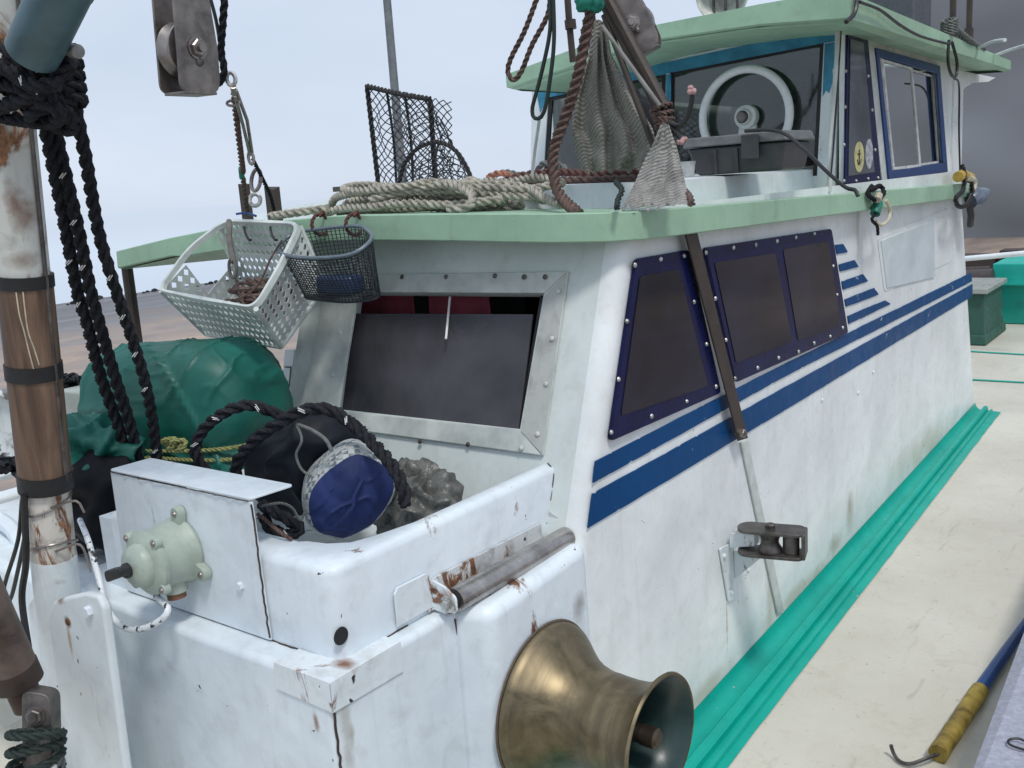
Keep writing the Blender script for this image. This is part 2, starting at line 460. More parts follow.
# ------------------------------------------------------------ mesh builder
class MB:
    def __init__(s):
        s.v, s.f, s.m = [], [], []

    def add(s, vs, fs, mi=0):
        o = len(s.v)
        s.v += [V(v) for v in vs]
        s.f += [tuple(i + o for i in f) for f in fs]
        s.m += [mi] * len(fs) if isinstance(mi, int) else list(mi)
        return s

    def box(s, a, b, mi=0):
        x0, y0, z0 = [min(a[i], b[i]) for i in range(3)]
        x1, y1, z1 = [max(a[i], b[i]) for i in range(3)]
        return s.add([(x0, y0, z0), (x1, y0, z0), (x1, y1, z0), (x0, y1, z0), (x0, y0, z1), (x1, y0, z1), (x1, y1, z1), (x0, y1, z1)],
                     [(0, 3, 2, 1), (4, 5, 6, 7), (0, 1, 5, 4), (1, 2, 6, 5), (2, 3, 7, 6), (3, 0, 4, 7)], mi)

    def hexa(s, P, mi=0):          # 4 bottom + 4 top corners
        return s.add(P, [(0, 3, 2, 1), (4, 5, 6, 7), (0, 1, 5, 4), (1, 2, 6, 5), (2, 3, 7, 6), (3, 0, 4, 7)], mi)

    def plate(s, pts, d, mi=0):    # polygon extruded by vector d
        n = len(pts)
        d = V(d)
        vs = [V(p) for p in pts] + [V(p) + d for p in pts]
        fs = [tuple(range(n))[::-1], tuple(range(n, 2 * n))] + [(i, (i + 1) % n, (i + 1) % n + n, i + n) for i in range(n)]
        return s.add(vs, fs, mi)

    def sheet(s, pts, mi=0):
        return s.add(pts, [tuple(range(len(pts)))], mi)

    def tube(s, pts, r, seg=8, mi=0, cap=True, closed=False):
        pts = [V(p) for p in pts]
        n = len(pts)
        rr = r if isinstance(r, (list, tuple)) else [r] * n
        fr_ = frames(pts, closed)
        vs, fs = [], []
        for i in range(n):
            _, u, w_ = fr_[i]
            for k in range(seg):
                a = 2 * math.pi * k / seg
                vs.append(pts[i] + (u * math.cos(a) + w_ * math.sin(a)) * rr[i])
        m = n if closed else n - 1
        for i in range(m):
            j = (i + 1) % n
            for k in range(seg):
                k2 = (k + 1) % seg
                fs.append((i * seg + k, i * seg + k2, j * seg + k2, j * seg + k))
        if cap and not closed:
            fs.append(tuple(range(seg))[::-1])
            fs.append(tuple(range((n - 1) * seg, n * seg)))
        return s.add(vs, fs, mi)

    def lathe(s, prof, o, axis, seg=32, mi=0, closed=True):   # prof (radius, height)
        o = V(o)
        a = V(axis).normalized()
        u = a.orthogonal().normalized()
        w_ = a.cross(u)
        vs, fs = [], []
        for (r, h) in prof:
            for k in range(seg):
                t = 2 * math.pi * k / seg
                vs.append(o + a * h + (u * math.cos(t) + w_ * math.sin(t)) * max(r, 1e-5))
        for i in range(len(prof) - 1):
            for k in range(seg):
                k2 = (k + 1) % seg
                fs.append((i * seg + k, i * seg + k2, (i + 1) * seg + k2, (i + 1) * seg + k))
        return s.add(vs, fs, mi)

    def cyl(s, a, b, r, seg=16, mi=0, r2=None):
        return s.tube([a, b], [r, r if r2 is None else r2], seg, mi)

    def dome(s, o, n, r, h=None, seg=10, mi=0):
        h = h or r * .6
        return s.lathe([(r, 0), (r * .92, h * .45), (r * .6, h * .85), (0, h)], o, n, seg, mi)

    def hexbolt(s, o, n, r, h, mi=0):
        return s.lathe([(0, -.002), (r, -.002), (r, h * .8), (r * .85, h), (0, h)], o, n, 6, mi)

    def build(s, name, mat, parent=None, bevel=0, smooth=True, origin=None, solid=0, seg=2, angle=35, subsurf=0):
        me = bpy.data.meshes.new(name)
        if parent is not None:
            O = WLOC[parent.name]
        elif origin is not None:
            O = V(origin)
        else:
            lo = [min(v[i] for v in s.v) for i in range(3)]
            hi = [max(v[i] for v in s.v) for i in range(3)]
            O = V(((lo[0] + hi[0]) / 2, (lo[1] + hi[1]) / 2, lo[2]))
        me.from_pydata([tuple(v - O) for v in s.v], [], s.f)
        mats = mat if isinstance(mat, (list, tuple)) else [mat]
        for mm in mats:
            me.materials.append(mm)
        for p, mi in zip(me.polygons, s.m):
            p.material_index = mi
            p.use_smooth = smooth
        me.update()
        if smooth:
            me.set_sharp_from_angle(angle=math.radians(angle))
        o = bpy.data.objects.new(name, me)
        COL.objects.link(o)
        if parent is not None:
            o.parent = parent
            WLOC[o.name] = O
        else:
            o.location = O
            WLOC[o.name] = O
        if subsurf:
            q = o.modifiers.new('sub', 'SUBSURF')
            q.levels = q.render_levels = subsurf
        if solid:
            q = o.modifiers.new('solid', 'SOLIDIFY')
            q.thickness = solid
            q.offset = 0
        if bevel:
            q = o.modifiers.new('bevel', 'BEVEL')
            q.width = bevel
            q.segments = seg
            q.limit_method = 'ANGLE'
            q.angle_limit = math.radians(30)
            q.harden_normals = True
        return o


WLOC = {}


def frames(pts, closed=False):
    n = len(pts)
    out_ = []
    u = None
    for i in range(n):
        a = pts[(i - 1) % n] if (closed or i > 0) else pts[i]
        b = pts[(i + 1) % n] if (closed or i < n - 1) else pts[i]
        t = (b - a)
        t = t.normalized() if t.length > 1e-9 else V((0, 0, 1))
        if u is None:
            u = t.orthogonal().normalized()
        else:
            u = (u - t * u.dot(t))
            u = u.normalized() if u.length > 1e-6 else t.orthogonal().normalized()
        out_.append((t, u, t.cross(u)))
    return out_


def curve(P, step=.01, closed=False):
    P = [V(p) for p in P]
    n = len(P)
    res = []
    segs = n if closed else n - 1
    for i in range(segs):
        p1, p2 = P[i], P[(i + 1) % n]
        p0 = P[(i - 1) % n] if closed or i > 0 else p1 * 2 - p2
        p3 = P[(i + 2) % n] if closed or i < n - 2 else p2 * 2 - p1
        k = max(2, int((p2 - p1).length / step))
        for j in range(k):
            t = j / k
            res.append(.5 * ((2 * p1) + (p2 - p0) * t + (2 * p0 - 5 * p1 + 4 * p2 - p3) * t * t + (3 * p1 - p0 - 3 * p2 + p3) * t ** 3))
    if not closed:
        res.append(P[-1])
    return res


def resample(pts, step, closed=False):
    L = [0]
    q = pts + ([pts[0]] if closed else [])
    for i in range(1, len(q)):
        L.append(L[-1] + (q[i] - q[i - 1]).length)
    n = max(3, int(L[-1] / step))
    res = []
    j = 0
    for i in range(n + (0 if closed else 1)):
        d = L[-1] * i / n
        while j < len(L) - 2 and L[j + 1] < d:
            j += 1
        t = (d - L[j]) / max(1e-9, L[j + 1] - L[j])
        res.append(q[j].lerp(q[j + 1], min(1, t)))
    return res


def rope_mb(mb, P, r, pitch=None, strands=3, tracer=False, closed=False, fine=True, mi=0):
    pitch = pitch or r * 7
    pts = resample(curve(P, max(.008, r * .6), closed), pitch / (9 if fine else 6), closed)
    n = len(pts)
    fr_ = frames(pts, closed)
    seg = 6
    for sidx in range(strands):
        vs, fs, ms = [], [], []
        c0 = 0.0
        dist = 0.0
        for i in range(n):
            if i:
                dist += (pts[i] - pts[i - 1]).length
            _, u, w_ = fr_[i]
            a = 2 * math.pi * (dist / pitch + sidx / strands)
            rad = u * math.cos(a) + w_ * math.sin(a)
            tan = -u * math.sin(a) + w_ * math.cos(a)
            c = pts[i] + rad * (r * .5)
            for k in range(seg):
                b = 2 * math.pi * k / seg
                vs.append(c + (rad * math.cos(b) + tan * math.sin(b)) * (r * .56))
        for i in range(n - (0 if closed else 1)):
            j = (i + 1) % n
            for k in range(seg):
                k2 = (k + 1) % seg
                fs.append((i * seg + k, i * seg + k2, j * seg + k2, j * seg + k))
                ms.append(mi)
        if not closed:
            fs.append(tuple(range(seg))[::-1])
            fs.append(tuple(range((n - 1) * seg, n * seg)))
            ms += [mi, mi]
        mb.add(vs, fs, ms)
        if tracer and sidx == 0:
            per = 9 if fine else 6
            dist = 0.0
            run = []
            for i in range(n):
                if i:
                    dist += (pts[i] - pts[i - 1]).length
                _, u, w_ = fr_[i]
                a = 2 * math.pi * dist / pitch
                rad = u * math.cos(a) + w_ * math.sin(a)
                tan = -u * math.sin(a) + w_ * math.cos(a)
                if rad.dot(V((.62, -.75, .15))) > .72:
                    run.append((pts[i], rad, tan))
                else:
                    if len(run) >= 2:
                        for off in (-.32, .32):
                            mb.tube([p_ + r_ * (r * .5) + (r_ * math.cos(off) + t_ * math.sin(off)) * (r * .57) for p_, r_, t_ in run], r * .085, 4, 1)
                    run = []
    return mb


def tag(o, label, cat, group=None):
    o['label'] = label
    o['category'] = cat
    if group:
        o['group'] = group
    return o


def rope(name, P, r, mat, label, cat='rope', group=None, **kw):
    mb = MB()
    rope_mb(mb, P, r, **kw)
    o = mb.build(name, [M[mat], M['tracer']], angle=60)
    return tag(o, label, cat, group)


def empty(name, loc, label=None, cat=None, group=None):
    o = bpy.data.objects.new(name, None)
    o.empty_display_size = .1
    COL.objects.link(o)
    o.location = loc
    WLOC[o.name] = V(loc)
    if label:
        tag(o, label, cat, group)
    return o


def structure(o):
    o['kind'] = 'structure'
    return o


def roundpoly(pts, r, n=4):
    pts = [V(p) for p in pts]
    res = []
    m = len(pts)
    for i in range(m):
        p, a, b = pts[i], pts[i - 1], pts[(i + 1) % m]
        da, db = (a - p), (b - p)
        ra = min(r, da.length * .45)
        rb = min(r, db.length * .45)
        A, B = p + da.normalized() * ra, p + db.normalized() * rb
        for k in range(n + 1):
            t = k / n
            res.append(A * (1 - t) ** 2 + p * 2 * t * (1 - t) + B * t * t)
    return res


def perforated(mb, A, B, C, D, nu, nv, hole=.62, diamond=True, mi=0, skip=None, bulge=0):
    """a lattice panel A-B-C-D with holes"""
    A, B, C, D = V(A), V(B), V(C), V(D)
    nrm = (B - A).cross(D - A).normalized()

    def P(u, v):
        return (A * (1 - u) + B * u) * (1 - v) + (D * (1 - u) + C * u) * v + nrm * bulge * 16 * u * (1 - u) * v * (1 - v)
    for i in range(nu):
        for j in range(nv):
            u0, u1, v0, v1 = i / nu, (i + 1) / nu, j / nv, (j + 1) / nv
            um, vm = (u0 + u1) / 2, (v0 + v1) / 2
            hu, hv = (u1 - u0) / 2, (v1 - v0) / 2
            if skip and skip(um, vm):
                mb.add([P(u0, v0), P(u1, v0), P(u1, v1), P(u0, v1)], [(0, 1, 2, 3)], mi)
                continue
            if diamond:
                c = [P(u0, v0), P(um, v0), P(u1, v0), P(u1, vm), P(u1, v1), P(um, v1), P(u0, v1), P(u0, vm)]
                d = [P(um, vm - hv * hole), P(um + hu * hole, vm), P(um, vm + hv * hole), P(um - hu * hole, vm)]
                mb.add(c + d, [(0, 1, 8, 11, 7), (1, 2, 3, 9, 8), (3, 4, 5, 10, 9), (5, 6, 7, 11, 10)], mi)
            else:
                c = [P(u0, v0), P(u1, v0), P(u1, v1), P(u0, v1)]
                d = [P(um - hu * hole, vm - hv * hole), P(um + hu * hole, vm - hv * hole), P(um + hu * hole, vm + hv * hole), P(um - hu * hole, vm + hv * hole)]
                mb.add(c + d, [(0, 1, 5, 4), (1, 2, 6, 5), (2, 3, 7, 6), (3, 0, 4, 7)], mi)


def blob(name, c, rad, rot, mat, parent=None, e=.6, wr=.02, ws=(6, 6, 6), nseg=56, nr=36, ridged=True, flat=None, seedv=0, extra=None):
    """cloth bundle: superellipsoid with folds"""
    mb = MB()
    vs, fs = [], []
    rm = Matrix.Rotation(rot[2], 3, 'Z') @ Matrix.Rotation(rot[1], 3, 'Y') @ Matrix.Rotation(rot[0], 3, 'X')

    def sp(x, k):
        return math.copysign(abs(x) ** k, x)
    for i in range(nr + 1):
        ph = -math.pi / 2 + math.pi * i / nr
        for j in range(nseg):
            th = 2 * math.pi * j / nseg
            d = V((sp(math.cos(ph), e) * sp(math.cos(th), e), sp(math.cos(ph), e) * sp(math.sin(th), e), sp(math.sin(ph), e)))
            q = V((d.x * rad[0], d.y * rad[1], d.z * rad[2]))
            s_ = V((q.x * ws[0] + seedv, q.y * ws[1] + seedv * 2, q.z * ws[2]))
            h = noise.noise(s_)
            if ridged:
                h = (1 - abs(noise.noise(s_)) * 3) * .6 + .5 * noise.noise(s_ * 2.3)
            nrm = d.normalized()
            q = q + nrm * h * wr
            if extra:
                q = extra(q)
            if flat is not None and q.z < flat:
                q.z = flat + (q.z - flat) * .15
            vs.append(V(c) + rm @ q)
    for i in range(nr):
        for j in range(nseg):
            j2 = (j + 1) % nseg
            fs.append((i * nseg + j, i * nseg + j2, (i + 1) * nseg + j2, (i + 1) * nseg + j))
    mb.add(vs, fs)
    return mb.build(name, M[mat], parent, angle=80)


# ------------------------------------------------------------ the setting
mb = MB()
mb.sheet([(-4000, -4000, -2.2), (4000, -4000, -2.2), (4000, 4000, -2.2), (-4000, 4000, -2.2)])
structure(mb.build('water', M['water'], smooth=False, origin=(0, 0, -2.2)))
mb = MB()
mb.box((-29, -60, -4), (-5.2, 200, -1.0))
mb.box((-5.2, 14, -4), (60, 200, -1.004))
structure(mb.build('quay', M['quay'], smooth=False, bevel=.03))
mb = MB()
mb.box((.35, -30, -4), (25, 13.9, -.25))
structure(mb.build('near_quay', M['quay'], smooth=False, bevel=.03))
mb = MB()                                   # boulders and brush on the far edge of the quay
rnd = random.Random(3)
for i in range(420):
    y = -10 + i * .23
    x = -28.4 + rnd.uniform(-.5, .3)
    r_ = rnd.uniform(.04, .12)
    z = -1.0 + r_ * .3
    mb.lathe([(0, -r_ * .5), (r_ * .9, -r_ * .3), (r_, r_ * .1), (r_ * .55, r_ * .5), (0, r_ * .62)], (x, y, z), (rnd.uniform(-.3, .3), rnd.uniform(-.3, .3), 1), 6)
ob = mb.build('riprap', M['interior'], smooth=False)
ob['kind'] = 'stuff'

mb = MB()
p0, p1 = sy(400, 150, 20), sy(386, -20, 20)
mb.cyl(V((p0.x, 20, -1)), V((p0.x, 20, 9)), .13, 12, 0, .1)
pole = empty('light_pole', (p0.x, 20, -1), 'tall plain grey pole rising from the quay behind the folded net cage', 'pole')
mb.build('shaft', plain('grey_pole', (.17, .19, .2), .6, nsc=4), pole)
MB().cyl(V((p0.x, 20, -.996)), V((p0.x, 20, -.9)), .25, 12).build('base', M['interior2'], pole)

# grey harbour building behind the stern
shed = empty('harbour_shed', (0, 34, -1), 'large dark grey harbour building behind the stern', 'building')
a = sy(922, 20, 34)
mb = MB()
mb.box((a.x, 34, -1.0), (a.x + 26, 60, 10))
mb.build('wall', M['shed'], shed)
mb = MB()
mb.hexa([(a.x - .3, 33.5, 10.01), (a.x + 26.3, 33.5, 10.01), (a.x + 26.3, 60.5, 10.01), (a.x - .3, 60.5, 10.01), (a.x - .3, 33.5, 10.2), (a.x + 26.3, 33.5, 10.2), (a.x + 26.3, 60.5, 10.6), (a.x - .3, 60.5, 10.6)])
mb.build('roof', M['interior2'], shed)
# ------------------------------------------------------------ the boat
boat = empty('fishing_boat', (-2.4, 2.5, 0), 'white fishing boat with pale green roof edges, blue side stripes and teal trim', 'boat')


def part(mb, name, mat, parent=boat, **kw):
    return mb.build(name, mat if not isinstance(mat, str) else M[mat], parent, **kw)


# hull and deck
mb = MB()
hull = [(-4.1, -3.5), (-4.1, 12), (-.12, 12), (-.12, -3.5)]
mb.plate([(x, y, -1.9) for x, y in hull], (0, 0, 1.53))
part(mb, 'hull', 'white', bevel=.03)
def deck_z(y):
    return -.09 + .038 * (max(-3.5, min(6.45, y)) - 2.3)


def dk(px, py, h=0.0):        # point on the sloping side deck
    n = V((0, -.038, 1))
    r = ray(px, py)
    p = CAM + r * ((-.1774 + h - n.dot(CAM)) / n.dot(r))
    return p if p.y < 6.45 else sz(px, py, deck_z(9) + h)


mb = MB()
ys = [-3.5, 0, 2.3, 4.4, 6.45, 9, 12]
vs = [V((x, y, deck_z(y) + dz)) for dz in (0, -.06) for y in ys for x in (-4.1, -.13)]
fs = []
nn_ = len(ys)
for i in range(nn_ - 1):
    fs.append((2 * i, 2 * i + 1, 2 * i + 3, 2 * i + 2))
    o_ = 2 * nn_
    fs.append((o_ + 2 * i, o_ + 2 * i + 2, o_ + 2 * i + 3, o_ + 2 * i + 1))
    fs.append((2 * i + 1, 2 * nn_ + 2 * i + 1, 2 * nn_ + 2 * i + 3, 2 * i + 3))
    fs.append((2 * i, 2 * i + 2, 2 * nn_ + 2 * i + 2, 2 * nn_ + 2 * i))
mb.add(vs, fs)
part(mb, 'deck', 'deck', smooth=False)
for k, (pa, pb) in enumerate((((1024, 355), (940, 350)), ((1024, 383), (930, 378)))):
    A, B = dk(*pa, .004), dk(*pb, .004)
    d = (A - B).normalized()
    B = A - d * 2.2
    A = A + d * .9
    mb = MB()
    mb.plate([A, B, B + V((0, .03, 0)), A + V((0, .03, 0))], (0, 0, .004))
    part(mb, 'deck_seam', 'teal')


# teal cove, ridge and painted margin along the cabin foot
def line_x(p, q, y):
    return p.x + (q.x - p.x) * (y - p.y) / (q.y - p.y)


cv0, cv1 = dk(700, 750), dk(925, 480)
rg0, rg1 = dk(717, 768), dk(940, 480)
fl0, fl1 = dk(728, 768), dk(949, 480)
wl0, wl1 = sx(700, 703), sx(904, 480)
mb = MB()
Y0, Y1, ns = 1.2, 6.44, 60
rows = []
for i in range(ns + 1):
    y = Y0 + (Y1 - Y0) * i / ns
    zd = deck_z(y)
    zw = wl0.z + (wl1.z - wl0.z) * (y - wl0.y) / (wl1.y - wl0.y)
    zw = max(zw, zd + .03)
    c = max(-1.285, line_x(cv0, cv1, y))
    r_ = max(c + .03, line_x(rg0, rg1, y))
    f_ = max(r_ + .02, line_x(fl0, fl1, y)) + noise.noise(V((0, y * 9, 0))) * .005
    row = [V((-1.2985, y, zw))]
    for t in (.12, .3, .5, .75, 1.0):
        row.append(V((-1.2985 + (c + 1.2985) * t ** 1.6, y, zd + .006 + (zw - zd - .006) * (1 - t) ** 1.9)))
    w_ = r_ - c
    row += [V((c + w_ * .04, y, zd + .026)), V((c + w_ * .14, y, zd + .034)), V((c + w_ * .42, y, zd + .034)), V((c + w_ * .52, y, zd + .026)), V((c + w_ * .56, y, zd + .008)), V((c + w_ * .74, y, zd + .007)), V((c + w_ * .78, y, zd + .017)), V((c + w_ * .95, y, zd + .017)), V((r_, y, zd + .005)), V((f_, y, zd + .0035))]
    rows.append(row)
nr_ = len(rows[0])
mb.v = [p for r in rows for p in r]
for i in range(ns):
    for j in range(nr_ - 1):
        mb.f.append((i * nr_ + j, i * nr_ + j + 1, (i + 1) * nr_ + j + 1, (i + 1) * nr_ + j))
        mb.m.append(0)
part(mb, 'foot_trim', 'teal', angle=25)

# cabin shell: side wall, rounded corner, raked front wall with a window opening
ZT = 1.50


def yf(z): return FD + .37 * z


RC = .05
mb = MB()
zs = [-.3, 0, .2, .4, .6, .72, .8, .9, 1.0, 1.1, 1.2, 1.3, 1.4, 1.5, 1.56]
prof = []
for a in range(0, 7):
    t = math.pi / 2 * a / 6
    prof.append((-1.3 - RC + RC * math.cos(t), RC - RC * math.sin(t)))
rows = []
for z in zs:
    row = [V((-1.3, 6.45 - .37 * z, z)), V((-1.3, 4.5, z)), V((-1.3, 3.2, z))]
    row += [V((x, yf(z) + dy, z)) for x, dy in prof]
    rows.append(row)
n_ = len(rows[0])
vs = [p for r in rows for p in r]
fs = [(i * n_ + j, i * n_ + j + 1, (i + 1) * n_ + j + 1, (i + 1) * n_ + j) for i in range(len(zs) - 1) for j in range(n_ - 1)]
mb.add(vs, fs)
part(mb, 'side_wall', 'white_side', angle=60)
# aft wall and port wall of the cabin
mb = MB()
mb.plate([(-1.302, 6.45, 0), (-3.3, 6.45, 0), (-3.3, 5.89, 1.5), (-1.302, 5.89, 1.5)], (0, -.03, 0))
mb.plate([(-2.46, yf(0) + .03, 0), (-2.46, 3.9, 0), (-2.46, 3.9, 1.5), (-2.46, yf(1.5) + .03, 1.5)], (-.03, 0, 0))
mb.plate([(-2.49, 3.9, 0), (-3.3, 3.9, 0), (-3.3, 3.9, 1.5), (-2.49, 3.9, 1.5)], (0, .03, 0))
mb.plate([(-3.3, 3.93, 0), (-3.3, 6.4, 0), (-3.3, 5.87, 1.5), (-3.3, 3.93, 1.5)], (-.03, 0, 0))
part(mb, 'rear_wall', 'white')
# front wall
g = dict(tl=fr(352, 292), tr=fr(544, 293), br=fr(520, 429), bl=fr(337, 409))
xl, xr = -2.49, -1.3 - RC
gl = [g['tl'].copy(), g['tr'].copy(), g['br'].copy(), g['bl'].copy()]


def fp(x, z): return V((x, yf(z), z))


mb = MB()
L0, L1, R1, R0 = fp(xl, 0), fp(xl, 1.53), fp(xr, 1.53), fp(xr, 0)
vs = [L1, R1, R0, L0] + gl
mb.add(vs, [(0, 1, 5, 4), (1, 2, 6, 5), (2, 3, 7, 6), (3, 0, 4, 7)])
ins = FN.normalized() * .05
vs = gl + [p + ins for p in gl]
mb.add(vs, [(0, 1, 5, 4), (1, 2, 6, 5), (2, 3, 7, 6), (3, 0, 4, 7)])
part(mb, 'front_wall', 'white_front', smooth=False)
# dark cabin inside
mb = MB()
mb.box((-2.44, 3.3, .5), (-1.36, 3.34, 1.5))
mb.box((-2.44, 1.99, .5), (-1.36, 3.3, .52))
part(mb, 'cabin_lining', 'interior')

# front window
fw = MB()
o_ = [fr(328, 275, .012), fr(567.5, 271, .012), fr(542, 455.6, .012), fr(297, 422, .012)]
i_ = [fr(357.5, 292, .012), fr(544, 293, .012), fr(520, 429, .012), fr(338, 411, .012)]
dn = FN.normalized() * .011
for k in range(4):
    k2 = (k + 1) % 4
    fw.plate([o_[k], o_[k2], i_[k2], i_[k]], dn)
FWN = part(fw, 'front_window', 'alu', bevel=.003, smooth=True)
FWN['label'] = 'wide tinted front window in a bolted weathered metal frame'
mb = MB()
o2 = [fr(566, 274, .0145), fr(542, 454, .0145), fr(521, 431, .0145), fr(544.5, 296, .0145)]
mb.plate(o2, dn * .2)
part(mb, 'pitted_frame_strip', 'alu_pit', FWN)
mb = MB()
pp = [fr(352, 313.5, -.022), fr(533, 314, -.022), fr(518, 432, -.022), fr(333, 412, -.022)]
mb.plate(pp, dn * .6)
PN = part(mb, 'sliding_pane', 'pane_front', FWN, bevel=.002)
mb = MB()
pp = [fr(350, 290, -.04), fr(546, 290, -.04), fr(519, 432, -.04), fr(332, 412, -.04)]
mb.plate([fr(541, 292, -.03), fr(546, 292, -.03), fr(521, 431, -.03), fr(517, 431, -.03)], dn)
mb.plate([fr(350, 290, -.03), fr(546, 290, -.03), fr(546, 294, -.03), fr(350, 294, -.03)], dn)
part(mb, 'gasket', 'gasket', FWN)
for (px, py) in ((402, 277), (446, 277), (495, 276), (524, 277), (545, 277), (558.5, 291), (552, 338.5), (546, 384), (537.5, 434), (521, 448), (468, 444.5), (420, 441.5), (340, 333), (333, 375)):
    mb = MB()
    mb.dome(fr(px, py, .012 if px < 500 else .016), -FN.normalized(), .0075, seg=10)
    part(mb, 'bolt', 'steel_dark' if py < 280 or py > 435 and px < 500 else 'alu', FWN)

# a pale stick and pink cloth inside the open slot of the front window
mb = MB()
mb.cyl(fr(450, 297, -.03), fr(446, 339, .004), .0035, 8)
tag(mb.build('stick', M['tracer']), 'thin pale stick hooked over the sliding pane of the front window', 'stick')
mb = MB()
A, B, Cc, D = fr(352, 280, -.12), fr(412, 280, -.12), fr(420, 345, -.2), fr(345, 345, -.2)


def cloth(A, B, C, D, nu, nv, amp, fr_=14, seedv=0, sag=0):
    m_ = MB()
    n1 = (B - A).cross(D - A).normalized()
    vs, fs = [], []
    for i in range(nu + 1):
        for j in range(nv + 1):
            u, v = i / nu, j / nv
            p = (A * (1 - u) + B * u) * (1 - v) + (D * (1 - u) + C * u) * v
            h = math.sin(u * fr_ + v * 1.7 + seedv) * .6 + noise.noise(V((u * 5 + seedv, v * 2.2, 1))) * 1.2
            p = p + n1 * h * amp * (.35 + .65 * v) - V((0, 0, 1)) * sag * 4 * u * (1 - u) * v
            vs.append(p)
    for i in range(nu):
        for j in range(nv):
            a_ = i * (nv + 1) + j
            fs.append((a_, a_ + 1, a_ + nv + 2, a_ + nv + 1))
    m_.add(vs, fs)
    return m_


tag(cloth(A, B, Cc, D, 40, 16, .012, 16).build('cloth', M['pink'], solid=.003, angle=80), 'pink cloth hanging inside the front window at the left', 'cloth', )
A, B, Cc, D = fr(428, 280, -.12), fr(486, 280, -.12), fr(496, 345, -.2), fr(432, 345, -.2)
tag(cloth(A, B, Cc, D, 40, 16, .012, 12, 3).build('cloth', M['pink'], solid=.003, angle=80), 'pink cloth hanging inside the front window right of the stick', 'cloth')


# side windows: screwed tinted panels
def zz(off, sc, L, X):
    return [sx(off[0] + a_ / sc, off[1] + b_ / sc, X) for a_, b_ in L]


def side_window(outer, panes, bolts, label):
    O6, S6 = (580, 200), 2.259
    mb = MB()
    mb.plate(roundpoly(zz(O6, S6, outer, -1.297), .02), (.012, 0, 0))
    fr_o = part(mb, 'side_window', 'navy_frame', bevel=.002)
    fr_o['label'] = label
    for pn in panes:
        mb = MB()
        mb.plate(roundpoly(zz(O6, S6, pn, -1.2848), .012), (.002, 0, 0))
        part(mb, 'pane', 'pane_dark', fr_o)
    for b_ in bolts:
        mb = MB()
        mb.dome(zz(O6, S6, [(b_[0] + random.uniform(-1.5, 1.5), b_[1] + random.uniform(-1.5, 1.5))], -1.285)[0], (1, random.uniform(-.15, .15), random.uniform(-.15, .15)), random.uniform(.0065, .0085), .006)
        part(mb, 'bolt', 'bright', fr_o)


side_window([(120, 133), (240, 112), (312, 435), (60, 545)],
            [[(135, 172), (222, 157), (288, 420), (92, 487)]],
            [(124, 148), (182, 135), (236, 127), (258, 230), (284, 327), (308, 422), (240, 455), (162, 488), (70, 525), (86, 405), (104, 275)],
            'navy bordered tinted side window narrowing upwards nearest the front')
side_window([(275, 108), (562, 65), (600, 300), (345, 412)],
            [[(303, 142), (440, 120), (478, 318), (352, 368)], [(458, 112), (560, 92), (588, 280), (492, 318)]],
            [(284, 120), (345, 108), (397, 100), (446, 92), (488, 85), (530, 77), (306, 223), (329, 315), (350, 403), (402, 380), (449, 358), (492, 342), (530, 322), (565, 308), (573, 150), (582, 215), (592, 288)],
            'wide tinted side window with two panes in a navy border')


# stripes and the five slanted bars
def stripe(pts, name='stripe', X=-1.2955, mat='navy'):
    mb = MB()
    P3 = [sx(a_, b_, -1.299) for a_, b_ in pts]
    W3 = []
    for i in range(len(P3)):
        p, q = P3[i], P3[(i + 1) % len(P3)]
        k_ = max(1, int((q - p).length / .008))
        for j in range(k_):
            c = p.lerp(q, j / k_)
            h = noise.noise(c * 9) * .0016 + max(0, noise.noise(c * 60) - .42) * .014
            W3.append(c + V((0, noise.noise(c * 41) * .001, h * (1 if p.y < q.y else -1) * -1)))
    mb.plate(W3, (X + 1.299, 0, 0))
    return part(mb, name, mat)


stripe([(594.5, 461), (780, 366), (971, 272.4), (971.5, 281.4), (782, 377.5), (592.3, 482.7)])
stripe([(591.6, 493.7), (783, 388), (972, 284), (972, 296), (786, 409), (587, 528)])
for L in ([(33, 230), (57, 227), (71, 252), (38, 258)], [(44, 290), (92, 276), (104, 297), (48, 312)], [(53, 342), (118, 320), (133, 341), (57, 368)],
          [(62, 397), (153, 362), (166, 382), (66, 420)], [(71, 448), (186, 400), (203, 411), (74, 473)]):
    stripe([(824 + a_ / 3.07, 170 + b_ / 3.07) for a_, b_ in L], 'slanted_bar')
# raised panel with a faded grey name patch
mb = MB()
mb.plate(roundpoly([sx(*p, -1.2995) for p in ((877, 238), (948, 208), (950, 262), (884, 292))], .03), (.0025, 0, 0))
part(mb, 'raised_panel', 'white_side', bevel=.003)
stripe([(880, 241), (933, 221), (934, 277), (886, 288)], 'faded_patch', -1.2935, plain('faded_grey_patch', (.56, .62, .64), .5, nsc=5, var=.10))
# joint bar, brown brace and pivot on the side wall
mb = MB()
mb.plate([sx(*p, -1.299) for p in ((739, 442), (746, 440), (782, 610), (776, 614))], (.008, 0, 0))
part(mb, 'joint_bar', 'alu', bevel=.002)
mb = MB()
mb.plate([sx(*p, -1.272) for p in ((683, 231), (695, 230), (746.5, 438), (737, 441))], (.007, 0, 0))
br = part(mb, 'brace', 'brown_bar', bevel=.003)
mb = MB()
q = sx(741, 433, -1.264)
mb.hexbolt(q, (1, 0, 0), .016, .014)
mb.cyl(q - V((.06, 0, 0)), q + V((.02, 0, 0)), .006, 8)
part(mb, 'pivot_bolt', 'steel', br)
mb = MB()
for (px, py) in ((778, 603), (822, 400), (748, 570), (858, 393), (873, 372), (905, 230), (893, 215)):
    mb.dome(sx(px, py, -1.299), (1, 0, 0), .009, .006, 8)
part(mb, 'wall_studs', 'white')

